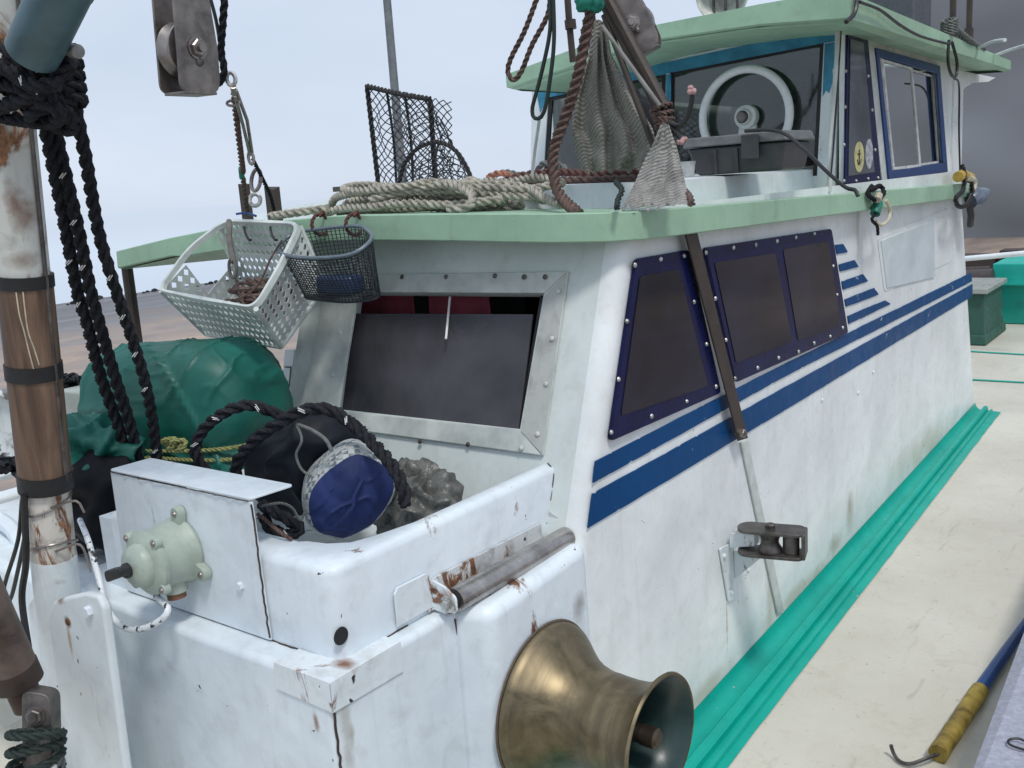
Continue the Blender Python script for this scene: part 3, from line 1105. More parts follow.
# roller guide bracket on the side wall
mb = MB()
mb.plate(roundpoly([sx(*p, -1.298) for p in ((718, 548), (731, 542), (738, 596), (727, 602))], .012), (.008, 0, 0))
a = sx(733, 552, -1.29)
mb.plate([a, a + V((.10, .02, .035)), a + V((.10, .02, .0)), a + V((0, .01, -.10))], (0, .008, 0))
rb = part(mb, 'roller_guide', 'trim_white', bevel=.003)
rb['label'] = 'small steel line roller on a white wall bracket'
c0 = V((-1.145, 2.80, .512))


def slot(c, L, w_, z, th, mbx, dirv):
    d = V(dirv).normalized()
    s_ = V((-d.y, d.x, 0))
    pts = []
    for k in range(9):
        t = -math.pi / 2 + math.pi * k / 8
        pts.append(c + d * (L / 2 + w_ * .28 * math.cos(t)) + s_ * (w_ / 2 * math.sin(t)) + V((0, 0, z)))
    for k in range(9):
        t = math.pi / 2 + math.pi * k / 8
        pts.append(c + d * (-L / 2 + w_ * .4 * math.cos(t)) + s_ * (w_ / 2 * math.sin(t)) + V((0, 0, z)))
    mbx.plate(pts, (0, 0, th))


dv = V((1, .25, 0)).normalized()
sv = V((-dv.y, dv.x, 0))
for z_ in (0, -.078):
    mb = MB()
    slot(c0, .15, .095, z_, .010, mb, dv)
    part(mb, 'cheek_plate', 'steel_dark', rb, bevel=.002)
mb = MB()
e0 = c0 + dv * .090 + V((0, 0, -.077))
mb.plate([e0 - sv * .040, e0 + sv * .040, e0 + sv * .040 + V((0, 0, .086)), e0 - sv * .040 + V((0, 0, .086))], dv * .012)
part(mb, 'end_plate', 'steel_dark', rb, bevel=.005, seg=3)
mb = MB()
mb.lathe([(0, -.066), (.038, -.066), (.038, -.056), (.030, -.044), (.027, -.033), (.030, -.020), (.038, -.008), (.038, 0), (0, 0)], c0 - dv * .01, (0, 0, 1), 24)
mb.lathe([(0, -.066), (.026, -.066), (.026, 0), (0, 0)], c0 + dv * .055, (0, 0, 1), 20)
part(mb, 'roller', 'steel_dark', rb)
mb = MB()
mb.hexbolt(c0 + V((-.01, 0, .0095)), (0, 0, 1), .017, .014)
part(mb, 'bolt', 'steel_dark', rb)
mb = MB()
mb.hexa([c0 + V(p) for p in ((-.14, -.025, -.075), (-.055, -.02, -.055), (-.055, .02, -.055), (-.14, .02, -.075), (-.14, -.025, -.022), (-.055, -.02, -.010), (-.055, .02, -.010), (-.14, .02, -.022))])
part(mb, 'arm', 'trim_white', rb, bevel=.004)
for p_ in ((724, 556), (731, 592)):
    mb = MB()
    mb.hexbolt(sx(*p_, -1.29), (1, 0, 0), .009, .008)
    part(mb, 'mount_bolt', 'white', rb)


# lower roof with its pale green band
def camber(x):
    T = [(-3.5, 1.486), (-3.41, 1.499), (-3.06, 1.541), (-2.79, 1.566), (-2.4, 1.584), (-2.18, 1.589), (-1.8, 1.58), (-1.51, 1.57), (-1.25, 1.560), (-1.0, 1.555)]
    for i in range(len(T) - 1):
        if T[i][0] <= x <= T[i + 1][0]:
            t = (x - T[i][0]) / (T[i + 1][0] - T[i][0])
            return T[i][1] * (1 - t) + T[i + 1][1] * t
    return T[0][1] if x < T[0][0] else T[-1][1]


def sheer(y): return -.0185 * (y - 2.1)


path = []           # plan outline of the roof edge, port to starboard then aft
for k in range(23):
    x = -3.42 + (3.42 - 1.50) * k / 22
    path.append((x, 2.05))
path += [(-1.42, 2.06), (-1.30, 2.13), (-1.255, 2.22), (-1.245, 2.35)]
for k in range(1, 13):
    path.append((-1.245, 2.35 + (5.93 - 2.35) * k / 12))
port = [(-3.47, 5.9), (-3.47, 4), (-3.47, 2.6), (-3.46, 2.12), (-3.445, 2.07)]
allp = port + path
mb = MB()
Tn = .074
vs, fs = [], []
for i, (x, y) in enumerate(allp):
    zt = camber(x) + sheer(y)
    cx, cy = -2.4, 4
    d = V((x - cx, y - cy, 0)).normalized()
    thick = Tn if x > -3.0 else Tn - .01
    for (off, dz) in ((-.05, .0), (-.003, .0), (0, -.003), (.003, -thick + .003), (0, -thick), (-.05, -thick + .002)):
        if x > -1.26:
            d = V((1, 0, 0))
        vs.append(V((x, y, zt + dz)) + d * off)
K = 6
for i in range(len(allp) - 1):
    for k in range(K - 1):
        fs.append((i * K + k, i * K + k + 1, (i + 1) * K + k + 1, (i + 1) * K + k))
mb.add(vs, fs)
lr = part(mb, 'lower_roof_edge', 'green', angle=28)
mb = MB()           # top and underside sheets of the roof
for (dz, flip, mi) in ((-.004, 0, 0), (-Tn + .006, 1, 0)):
    xs = [-3.44 + (3.44 - 1.26) * k / 20 for k in range(21)]
    ys = [2.08, 2.2, 3, 4, 5, 5.93]
    vs = [V((max(-3.44, min(x, -1.26 - (0 if y > 2.1 else .2))), y, camber(x) + sheer(y) + dz)) for y in ys for x in xs]
    n = len(xs)
    mb.add(vs, [(j * n + i, j * n + i + 1, (j + 1) * n + i + 1, (j + 1) * n + i) for j in range(len(ys) - 1) for i in range(n - 1)])
part(mb, 'lower_roof', 'green')
mb = MB()           # dark post carrying the port corner
a, b_ = sy(127, 268, 2.12), sy(141, 306, 2.12)
mb.cyl(V((a.x, 2.12, a.z + .02)), V((a.x - .02, 2.12, 0.05)), .022, 10)
part(mb, 'roof_post', 'brown_bar')

# white raised trunk on the roof in front of the wheelhouse
mb = MB()
tx = [-3.36, -3.05, -2.7, -2.1, -1.75, -1.49, -1.45]
tz = [1.575, 1.61, 1.640, 1.643, 1.636, 1.630, 1.626]


def trunk_z(x):
    for i in range(6):
        if x <= tx[i + 1]:
            t = (x - tx[i]) / (tx[i + 1] - tx[i])
            return tz[i] * (1 - t) + tz[i + 1] * t
    return tz[-1]


vs, fs = [], []
for x in tx:
    for (y, zt) in ((2.50, 0), (2.53, 1), (4.1, 1), (5.7, 1)):
        z = trunk_z(x) if zt else camber(x) + sheer(y) - .004
        vs.append(V((x, y, z)))
for i in range(6):
    for k in range(3):
        fs.append((i * 4 + k, i * 4 + k + 1, (i + 1) * 4 + k + 1, (i + 1) * 4 + k))
# starboard face
vs += [V((-1.445, 2.505, camber(-1.43) + sheer(2.5) - .004)), V((-1.445, 5.7, camber(-1.43) + sheer(5.7) - .004))]
a_ = 6 * 4
fs += [(a_, a_ + 1, 28), (28, a_ + 1, a_ + 2, a_ + 3, 29)]
mb.add(vs, fs)
part(mb, 'roof_trunk', 'white', angle=40)

# ------------------------------------------------------------ wheelhouse
WX = -1.33
WY = 4.0


def wf(px, py, off=0.0): return sy(px, py, WY - off)


wh = MB()
# corner pillars, sill, header of the front face around the two windows
G1 = [(669.5, 71.6), (824, 41.7), (817, 175.8), (668, 183)]
G0 = [(548, 96.6), (666, 73), (664, 178), (543.4, 176)]


def ringf(m_, outer, inner, off, th):
    for k in range(4):
        k2 = (k + 1) % 4
        m_.plate([wf(*outer[k], off), wf(*outer[k2], off), wf(*inner[k2], off), wf(*inner[k], off)], (0, th, 0))


ringf(wh, [(667, 60), (840, 22), (834, 200), (666, 200)], G1, 0, .03)
ringf(wh, [(532, 85), (667, 60), (666, 200), (530, 200)], G0, 0, .03)
WF = part(wh, 'wheelhouse_front', 'white', smooth=False)
mb = MB()     # blue painted surround
mb.plate([wf(*p, .004) for p in ((536, 88), (667.5, 62), (835, 26), (836, 41), (824, 43), (669, 73), (666, 74), (548, 97.5), (540, 112))], (0, .0035, 0))
mb.plate([wf(*p, .004) for p in ((824.5, 44), (836, 42), (834.5, 66), (832, 70), (833, 80), (829, 93), (826, 90), (822.5, 96))], (0, .0035, 0))
mb.plate([wf(*p, .004) for p in ((666, 75), (671, 74), (671, 100), (666, 104))], (0, .0035, 0))
part(mb, 'blue_surround', 'blueframe')


def wwin(Gq, name, label, ins=4):
    inner = [(Gq[0][0] + ins, Gq[0][1] + ins * .9), (Gq[1][0] - ins, Gq[1][1] + ins * 1.1), (Gq[2][0] - ins, Gq[2][1] - 1), (Gq[3][0] + ins, Gq[3][1] - 1)]
    m_ = MB()
    ringf(m_, Gq, inner, -.006, .012)
    o = part(m_, name, 'gasket', smooth=False)
    o['label'] = label
    m_ = MB()
    m_.plate([wf(*p, -.012) for p in inner], (0, .004, 0))
    part(m_, 'pane', 'glass', o)
    return o


w1 = wwin(G1, 'wheelhouse_window', 'large clear front window of the wheelhouse behind the toolbox')
wwin(G0, 'wheelhouse_window', 'front wheelhouse window half hidden by the hanging net')
# clear-view screen ring
cc = sy(745, 117, WY - .035)
mb = MB()
ringp = [cc + V((math.cos(t) * .193, 0, math.sin(t) * .193)) for t in [2 * math.pi * k / 48 for k in range(48)]]
mb.tube(ringp, .0175, 12, closed=True)
cv = part(mb, 'clear_view_screen', plain('pale_grey_ring', (.72, .74, .75), .4, var=.05))
mb = MB()
mb.lathe([(0, -.03), (.03, -.025), (.034, -.005), (.048, 0), (.05, .03), (.02, .05), (0, .05)], cc, (0, 1, 0), 24)
part(mb, 'hub', 'alu', cv)
mb = MB()
mb.lathe([(0, -.045), (.02, -.043), (.026, -.03), (.026, -.02)], cc, (0, 1, 0), 20)
part(mb, 'cap', 'steel_dark', cv)
mb = MB()
mb.plate([cc + V(p) for p in ((-.035, .02, -.03), (.035, .02, -.03), (.06, .02, -.19), (-.06, .02, -.19))], (0, .02, 0))
part(mb, 'bracket', 'alu', cv)
# side face of the wheelhouse with openings for two windows
W3 = [(846, 34), (866, 38), (880, 184), (843, 187)]
W4 = [(874, 46), (938, 67), (945, 173), (886, 187)]


def sw(px, py, off=0.0): return sx(px, py, WX + off)


mb = MB()
# wall as strips around the sliding window opening
O4 = [(880, 56), (934, 72), (941, 165), (892, 172)]
top = 2.17
a0, a1 = V((WX, WY, 1.50)), V((WX, WY, top))
b0, b1 = V((WX, 6.0, 1.44)), V((WX, 6.0, top - .05))
ow = [sw(*p) for p in O4]
mb.add([a1, b1, b0, a0] + ow, [(0, 1, 5, 4), (1, 2, 6, 5), (2, 3, 7, 6), (3, 0, 4, 7)])
part(mb, 'wheelhouse_side', 'white_side', smooth=False, solid=.02)
# bolted grey strip above and below the sliding window
mb = MB()
mb.plate([sw(*p, .011) for p in ((864, 38), (936, 60), (937, 66), (866, 46))], (.004, 0, 0))
mb.plate([sw(*p, .011) for p in ((866, 40), (873, 47), (890, 186), (882, 186))], (.004, 0, 0))
mb.plate([sw(*p, .011) for p in ((886, 181), (944, 171), (946, 177), (888, 188))], (.004, 0, 0))
part(mb, 'flange_strip', 'alu')
mb = MB()
mb.plate([sw(*p, .012) for p in W3], (.008, 0, 0))
q3 = part(mb, 'quarter_window', 'navy_frame', bevel=.002)
mb = MB()
mb.plate([sw(*p, .0205) for p in ((850, 39), (863, 43), (874, 172), (848, 176))], (.003, 0, 0))
part(mb, 'pane', plain('grey_pane', (.10, .11, .13), .1, nsc=2.5, var=.4, bmp=.02), q3)
for (px, py) in ((845.5, 71), (845, 107), (844, 145), (868, 76), (872, 110), (875, 150), (856, 181), (868, 179), (878, 178), (844, 181)):
    mb = MB()
    mb.dome(sw(px, py, .0205), (1, 0, 0), .008, .006, 8)
    part(mb, 'bolt', 'bright', q3)


def disc_on(Xoff, px, py, ry, rz, n=24):
    c = sw(px, py, Xoff)
    return [c + V((0, math.cos(2 * math.pi * k / n) * ry, math.sin(2 * math.pi * k / n) * rz)) for k in range(n)]


yst = plain('pale_yellow_sticker', (.55, .53, .25), .5)
mb = MB()
mb.plate(disc_on(.0238, 859, 157, .062, .062), (.0015, 0, 0))
st = part(mb, 'sticker', yst, q3)
st['label'] = 'round pale yellow sticker with a dark anchor mark'
mb = MB()
c = sw(859, 157, .0256)
mb.tube([c + V((0, 0, .03)), c + V((0, 0, -.03))], .004, 6)
mb.tube([c + V((0, -.018, .012)), c + V((0, .018, .012))], .003, 6)
mb.tube([c + V((0, -.025, -.01)), c + V((0, -.012, -.028)), c + V((0, .012, -.028)), c + V((0, .025, -.01))], .003, 6)
mb.f and part(mb, 'sticker_mark', 'brown_bar', q3)
mb = MB()
mb.plate(disc_on(.0238, 869, 154, .05, .062), (.0015, 0, 0))
part(mb, 'sticker', plain('pale_grey_sticker', (.4, .42, .45), .4, nsc=60, var=.5), q3)
# sliding window: royal blue frame, aluminium sashes, glass
mb = MB()
oo = [(874, 48), (938, 66), (946, 172), (887, 181)]
ii = [(877.5, 57), (935, 74), (941.5, 163), (890, 171)]
for k in range(4):
    k2 = (k + 1) % 4
    mb.plate([sw(*oo[k], .013), sw(*oo[k2], .013), sw(*ii[k2], .013), sw(*ii[k], .013)], (.010, 0, 0))
slw = part(mb, 'sliding_window', 'royal', bevel=.002)


def sash(Q, X, wpx, name):
    cxs = sum(p[0] for p in Q) / 4
    cys = sum(p[1] for p in Q) / 4
    inn = [(p[0] + (cxs - p[0]) * wpx / 20, p[1] + (cys - p[1]) * wpx / 45) for p in Q]
    m_ = MB()
    for k in range(4):
        k2 = (k + 1) % 4
        m_.plate([sw(*Q[k], X), sw(*Q[k2], X), sw(*inn[k2], X), sw(*inn[k], X)], (.012, 0, 0))
    part(m_, name, plain('bright_sash', (.62, .64, .64), .4), slw)
    m_ = MB()
    m_.plate([sw(*p, X + .004) for p in inn], (.003, 0, 0))
    part(m_, 'pane', 'glass_dark', slw)


sash([(879, 59), (910, 68), (919, 167), (891, 170)], .008, 2.2, 'sash')
sash([(908, 69), (932, 76), (938, 163), (917, 166)], -.012, 2.0, 'sash')
# wheelhouse inner room
mb = MB()
mb.box((-2.72, 6.0, 1.45), (WX - .02, 6.03, 2.12))
mb.box((-2.74, WY + .03, 1.45), (-2.71, 6.0, 2.12))
part(mb, 'rear_bulkhead', 'interior2')
mb = MB()
mb.box((-2.35, 5.96, 1.72), (-1.95, 5.995, 2.02))
part(mb, 'rear_window', plain('pale_rear_pane', (.5, .53, .55), .4))
mb = MB()
mb.box((-2.70, 4.35, 1.56), (-1.36, 4.6, 1.70))
mb.box((-1.9, 4.4, 1.70), (-1.6, 4.55, 1.80))
part(mb, 'dashboard', 'interior')
# curved aft bracket below the roof overhang
mb = MB()
cpts = [(951, 70), (992, 78), (985, 82), (970, 83), (961, 88), (956, 98), (955, 112), (958, 190), (947, 190)]
mb.plate([sx(*p, WX) for p in cpts], (.02, 0, 0))
part(mb, 'aft_bracket', 'white_side')
# upper roof band
URF = 3.55


def uz(x):     # top z of front band on the front edge
    T = [(-2.66, 2.118), (-2.32, 2.176), (-1.93, 2.219), (-1.402, 2.231), (-1.1, 2.212)]
    for i in range(4):
        if x <= T[i + 1][0]:
            t = (x - T[i][0]) / (T[i + 1][0] - T[i][0])
            return T[i][1] * (1 - t) + T[i + 1][1] * t
    return T[-1][1]


def ub(x):
    T = [(-2.66, 2.064), (-1.93, 2.167), (-1.479, 2.161), (-1.1, 2.13)]
    for i in range(3):
        if x <= T[i + 1][0]:
            t = (x - T[i][0]) / (T[i + 1][0] - T[i][0])
            return T[i][1] * (1 - t) + T[i + 1][1] * t
    return T[-1][1]


mb = MB()
pa = [(-2.66, 3.6 + .8 * k) for k in range(3, -1, -1)] + [(-2.65 + 1.49 * k / 14, URF) for k in range(15)] + [(-1.145, 3.565), (-1.14, 3.6)]
pa += [(-1.14, 3.6 + 2.7 * k / 8) for k in range(1, 9)] + [(-1.5, 6.3), (-2.66, 6.3)]
vs = []
for (x, y) in pa:
    s_ = (-.018 * (y - 3.6)) if y > 3.6 else 0
    if x < -2.65 and y > 3.7:
        s_ = -.0
    t_, b2 = uz(x), ub(x)
    if x >= -1.15 and y > 3.56:
        t_, b2 = 2.206 + (2.146 - 2.206) * (y - 3.6) / 2.7, 2.125 + (2.098 - 2.125) * (y - 3.6) / 2.7
        s_ = 0
    n_in = V((-2.0 - x, 4.8 - y, 0)).normalized() * .05
    vs += [V((x, y, t_ + s_)) + n_in, V((x, y, t_ + s_)), V((x, y, b2 + s_)), V((x, y, b2 + s_ - .012)) + n_in]
fs = [(i * 4 + k, i * 4 + k + 1, (i + 1) * 4 + k + 1, (i + 1) * 4 + k) for i in range(len(pa) - 1) for k in range(3)]
mb.add(vs, fs)
part(mb, 'upper_roof_edge', 'green', angle=40)
mb = MB()
xs = [-2.64 + 1.47 * k / 12 for k in range(13)]
for dz_f in (0, 1):
    vs = []
    for y in (3.57, 4.2, 5.2, 6.28):
        for x in xs:
            k = (y - 3.6) / 2.7
            z = (uz(x) - .01 - .04 * k) if dz_f else (ub(x) - .008 - .03 * k)
            vs.append(V((x, y, z)))
    mb.add(vs, [(j * 13 + i, j * 13 + i + 1, (j + 1) * 13 + i + 1, (j + 1) * 13 + i) for j in range(3) for i in range(12)])
part(mb, 'upper_roof', 'green', angle=40)
# horn speaker and aerial masts on the upper roof
mb = MB()
hc = sy(722, -6, 3.8)
mb.lathe([(.10, -.02), (.105, 0), (.095, .01), (.05, .07), (.035, .14), (0, .15)], hc, (-.3, 1, .1), 28)
hn = part(mb, 'horn_speaker', plain('cream_enamel', (.6, .6, .56), .4))
mb = MB()
for dx in (-.05, .0, .05):
    mb.cyl(hc + V((dx, .03, 0)), hc + V((dx, .03, -.14)), .006, 8)
part(mb, 'leg', 'steel_dark', hn)
mb = MB()
q = sy(885, -20, 4.6)
mb.box((q.x - .10, 4.6, 2.2), (q.x + .12, 4.9, 2.9))
part(mb, 'roof_cabinet', plain('dark_cabinet', (.07, .075, .09), .3), bevel=.01)
for (px, y_) in ((952.5, 5.5), (969, 6.0)):
    mb = MB()
    q = sy(px, 25, y_)
    mb.cyl((q.x, y_, 2.15), (q.x, y_, 3.3), .016, 10)
    mb.cyl((q.x, y_, 2.2), (q.x, y_, 2.32), .024, 10)
    part(mb, 'aerial_mast', 'brown_bar')
# stainless pipe on the wheelhouse corner
mb = MB()
mb.tube([sx(838, 20, -1.30), sx(837, 60, -1.30), sx(832, 120, -1.30), sx(829, 192, -1.30)], .010, 10)
part(mb, 'corner_pipe', 'alu')
mb = MB()
mb.tube(curve([sx(841, 30, -1.29), sx(838, 80, -1.29), sx(834, 140, -1.285), sx(831, 175, -1.285)], .03), .004, 6)
part(mb, 'corner_cable', 'blackpl')

# ------------------------------------------------------------ winch housing and well in front of the cabin
mb = MB()
mb.box((-2.42, 1.133, -.2), (-1.366, 2.02, .72))
fb = part(mb, 'winch_housing', 'white_fore', bevel=.018, seg=4)
mb = MB()     # boss carrying the warping drum
mb.hexa([(-1.38, 1.50, -.2), (-1.275, 1.53, -.2), (-1.275, 1.955, -.2), (-1.38, 1.99, -.2), (-1.38, 1.50, .724), (-1.285, 1.54, .722), (-1.282, 1.935, .748), (-1.38, 1.96, .75)])
part(mb, 'drum_boss', 'white_fore', fb, bevel=.03, seg=4)
# coaming
mb = MB()


def coam(x0, y0, x1, y1, z0=.715, z1=.92):
    mb.box((x0, y0, z0), (x1, y1, z1))


out_p = [(-2.2, 1.2), (-1.43, 1.2), (-1.408, 1.22), (-1.408, 2.03)]
in_p = [(-2.2, 1.30), (-1.56, 1.305), (-1.475, 1.39), (-1.468, 2.03)]
op = curve([V((x, y, 0)) for x, y in [(-2.2, 1.2), (-1.9, 1.2), (-1.6, 1.2)]], .1)[:-1] + [V((-1.6, 1.2, 0)), V((-1.445, 1.2, 0)), V((-1.425, 1.203, 0)), V((-1.411, 1.217, 0)), V((-1.408, 1.24, 0)), V((-1.408, 1.5, 0)), V((-1.408, 2.03, 0))]
ip = []
for i, p in enumerate(op):
    t = i / (len(op) - 1)
    ip.append(None)
ip = [V((p.x, 1.30, 0)) for p in op[:-6]] + [V((-1.60, 1.305, 0)), V((-1.545, 1.318, 0)), V((-1.50, 1.35, 0)), V((-1.48, 1.40, 0)), V((-1.468, 1.5, 0)), V((-1.462, 2.03, 0))]
n = min(len(op), len(ip))
vs, fs = [], []
rr_ = .018
for i in range(n):
    o, q = op[i], ip[i]
    d = (q - o).normalized()
    for (pt, z) in ((o, .715), (o, .92 - rr_), (o + d * rr_ * .3, .92 - rr_ * .3), (o + d * rr_, .92), (q - d * rr_, .92), (q - d * rr_ * .3, .92 - rr_ * .3), (q, .92 - rr_), (q, .715)):
        vs.append(V((pt.x, pt.y, z)))
for i in range(n - 1):
    for k in range(7):
        fs.append((i * 8 + k, i * 8 + k + 1, (i + 1) * 8 + k + 1, (i + 1) * 8 + k))
fs.append(tuple(range(8)))
fs.append(tuple(range((n - 1) * 8, n * 8))[::-1])
mb.add(vs, fs)
mb.hexa([(-2.26, 1.203, .715), (-2.2, 1.203, .715), (-2.2, 1.95, .715), (-2.26, 1.95, .715), (-2.26, 1.203, .90), (-2.2, 1.203, .90), (-2.2, 1.95, .90), (-2.26, 1.95, .90)])
part(mb, 'coaming', 'white_fore', angle=50)
# drain hole
mb = MB()
q = sx(341, 636, -1.4075)
mb.lathe([(0, .0), (.0165, .0), (.0185, .0015), (.019, -.001)], q, (1, 0, 0), 24)
part(mb, 'drain_hole', 'gasket')
# bolted corner plate of the ledge
mb = MB()
T = .004
mb.plate([(-1.53, 1.129, .7215), (-1.362, 1.129, .7215), (-1.362, 1.33, .7215), (-1.47, 1.33, .7215), (-1.47, 1.20, .7215), (-1.53, 1.198, .7215)], (0, 0, T))
mb.plate([(-1.53, 1.129, .722), (-1.362, 1.129, .722), (-1.362, 1.129, .66), (-1.53, 1.129, .665)], (0, .003, 0))
mb.plate([(-1.362, 1.129, .722), (-1.362, 1.33, .722), (-1.362, 1.33, .655), (-1.362, 1.129, .66)], (-.003, 0, 0))
part(mb, 'corner_plate', 'trim_white', fb, bevel=.002)
# dark sealant lines
mb = MB()


def crack(P, r):
    pts = resample(curve(P, .02), .012)
    pts = [p + V((0, noise.noise(p * 60) * .004, noise.noise(p * 55 + V((3, 3, 3))) * .002)) for p in pts]
    mb.tube(pts, r, 5)


crack([(-1.365, 1.508, .70), (-1.365, 1.52, .5), (-1.365, 1.537, .33), (-1.365, 1.55, .1)], .0022)
part(mb, 'sealant_line', 'brown_bar', fb)
mb = MB()
crack([(-1.3665, 1.136, .655), (-1.3665, 1.137, .4), (-1.3665, 1.138, .1)], .003)
part(mb, 'sealant_line', 'brown_bar', fb)
mb = MB()
crack([(-2.15, 1.199, .722), (-1.9, 1.199, .722), (-1.62, 1.199, .721), (-1.42, 1.199, .721)], .0018)
part(mb, 'sealant_line', 'brown_bar', fb)
mb = MB()
crack([(-1.407, 1.22, .721), (-1.407, 1.4, .721)], .0018)
part(mb, 'sealant_line', 'brown_bar', fb)
mb = MB()
crack([(-1.43, yf(.92) - .002, .925), (-1.408, yf(.9) - .002, .90), (-1.406, yf(.8) - .003, .78)], .0016)
part(mb, 'sealant_line', 'brown_bar', fb)
# L-shaped switch panel
mb = MB()
mb.plate([(-2.155, 1.192, 1.03), (-1.622, 1.192, 1.034), (-1.615, 1.192, .724), (-2.16, 1.192, .724)], (0, .006, 0))
mb.plate(roundpoly([(-2.155, 1.190, 1.0345), (-1.622, 1.190, 1.0385), (-1.612, 1.30, 1.0385), (-2.15, 1.30, 1.0345)], .012), (0, 0, .005))
sp_ = part(mb, 'switch_panel', 'white_fore', bevel=.0015)
mb = MB()
crack([(-1.6205, 1.19, 1.03), (-1.6165, 1.19, .9), (-1.6155, 1.19, .73)], .0022)
part(mb, 'sealant_line', 'brown_bar', sp_)
mb = MB()
crack([(-2.15, 1.189, 1.033), (-1.9, 1.189, 1.0345), (-1.63, 1.189, 1.0365)], .0012)
part(mb, 'sealant_line', 'brown_bar', sp_)
mb = MB()
q = sy(241, 586, 1.192)
mb.hexbolt(q, (0, -1, 0), .010, .008)
part(mb, 'bolt', 'white_fore', sp_)

# round grey-green switch box
JC = sy(183, 549, 1.19)
JC = V((JC.x, 1.19, JC.z))
mb = MB()
mb.lathe([(0, 0), (.076, 0), (.078, .006), (.074, .012), (.070, .06), (.067, .078), (.067, .082), (0, .082)], JC, (0, -1, 0), 40)
jb = part(mb, 'switch_box', 'jbox', angle=40)
jb['label'] = 'round grey-green switch box with a black turn knob'
mb = MB()
mb.lathe([(0, .083), (.072, .083), (.074, .095), (.068, .10), (.050, .106), (.048, .118), (.040, .130), (.022, .137), (0, .138)], JC, (0, -1, 0), 40)
part(mb, 'cap', 'jbox', jb, angle=40)


def lug(ang, rad, h0, h1, r_, nm):
    d = V((math.cos(ang), 0, math.sin(ang)))
    m_ = MB()
    c = JC + d * rad
    pts = []
    s_ = V((-d.z, 0, d.x))
    for k in range(9):
        t = -math.pi / 2 + math.pi * k / 8
        pts.append(c + d * (r_ * math.cos(t)) + s_ * (r_ * math.sin(t)) + V((0, -h0, 0)))
    pts.append(JC + d * (rad - .028) + s_ * r_ + V((0, -h0, 0)))
    pts.append(JC + d * (rad - .028) - s_ * r_ + V((0, -h0, 0)))
    m_.plate(pts, (0, -(h1 - h0), 0))
    part(m_, nm, 'jbox', jb, bevel=.002)
    m_ = MB()
    m_.dome(c + V((0, -h1, 0)), (0, -1, 0), .007, .005, 10)
    part(m_, 'screw', 'steel', jb)


for a_ in (80, 335, 200):
    lug(math.radians(a_), .093, .0, .020, .016, 'lug')
for a_ in (48, 138, 228, 318):
    lug(math.radians(a_), .075, .083, .101, .012, 'cover_lug')
mb = MB()
kc = JC + V((0, -.135, 0))
mb.lathe([(0, 0), (.017, 0), (.017, .012), (.012, .016), (0, .016)], kc, (0, -1, 0), 16)

ks = V((0, 0, 1))
mb.plate(roundpoly([kc + V((-.036, -.012, -.024)), kc + V((.030, -.012, .002)), kc + V((.028, -.012, .022)), kc + V((-.040, -.012, .002))], .010), (0, -.026, 0))
part(mb, 'knob', 'blackpl', jb, bevel=.003)
mb = MB()
cb = JC + V((.02, -.045, -.062))
mb.cyl(cb + V((0, 0, .01)), cb + V((.001, 0, -.018)), .026, 18)
part(mb, 'gland_body', 'jbox', jb)
mb = MB()
mb.cyl(cb + V((0, 0, -.0175)), cb + V((.002, 0, -.034)), .021, 18)
part(mb, 'gland', 'conduit', jb)
mb = MB()
c1 = JC + V((-.015, -.072, -.066))
P = [c1 + V((0, 0, -.025)), sy(168, 608, 1.09), sy(163, 618, 1.08), sy(145, 628, 1.07), sy(125, 628, 1.07), sy(108, 610, 1.08), sy(98, 575, 1.10), sy(88, 540, 1.14), sy(80, 520, 1.21)]
mb.tube(resample(curve(P, .01), .008), .0072, 10)
part(mb, 'cable', 'cable_white', jb)

mb = MB()
mb.cyl(c1 + V((0, 0, .03)), c1 + V((0, 0, -.027)), .0078, 10)
part(mb, 'cable_end', 'blackpl', jb)
# roller at the coaming side
ra, rb_ = V((-1.353, 1.497, .752)), V((-1.345, 1.935, .752))
mb = MB()
mb.tube([ra, ra + (rb_ - ra) * .02, rb_ - (rb_ - ra) * .02, rb_], [.0275, .0285, .0285, .0275], 24)
RB = part(mb, 'line_roller', plain('polished_worn_steel', (.36, .33, .31), .28, metal=.85, nsc=7, var=.35, c2=(.62, .59, .56)))
RB['label'] = 'horizontal worn steel roller beside the coaming'
mb = MB()
mb.cyl(ra - V((0, .012, 0)), ra, .02, 20)
mb.cyl(rb_, rb_ + V((0, .008, 0)), .02, 20)
part(mb, 'roller_bearing', 'gasket', RB)
mb = MB()
mb.plate([(-1.403, 1.36, .735), (-1.403, 1.36, .81), (-1.403, 1.37, .822), (-1.403, 1.46, .82), (-1.403, 1.50, .79), (-1.403, 1.50, .735)], (.006, 0, 0))
mb.plate(roundpoly([(-1.403, 1.482, .728), (-1.403, 1.482, .80), (-1.36, 1.482, .79), (-1.33, 1.482, .77), (-1.33, 1.482, .735), (-1.36, 1.482, .724)], .008), (0, -.006, 0))
part(mb, 'roller_bracket', 'trim_white', RB, bevel=.002)
mb = MB()
mb.plate([(-1.403, 1.46, .728), (-1.403, 1.46, .800), (-1.403, 1.90, .792), (-1.403, 1.90, .728)], (.005, 0, 0))
mb.plate([(-1.403, 1.945, .728), (-1.403, 1.945, .81), (-1.33, 1.945, .775), (-1.33, 1.945, .73)], (0, .005, 0))
mb.plate([(-1.398, 1.505, .728), (-1.34, 1.505, .726), (-1.34, 1.94, .752), (-1.398, 1.94, .752)], (0, 0, .003))
part(mb, 'roller_back_plate', paint('stained_plate', (.62, .64, .64), dirt=(.10, .07, .05), dirt_amt=1.5, rust=1.9, rusts=2.2, chips=2), RB)
mb = MB()
mb.hexbolt(ra - V((0, .024, 0)), (0, -1, 0), .013, .012)
mb.lathe([(0, 0), (.020, 0), (.020, .003), (0, .003)], ra - V((0, .0215, 0)), (0, -1, 0), 20)
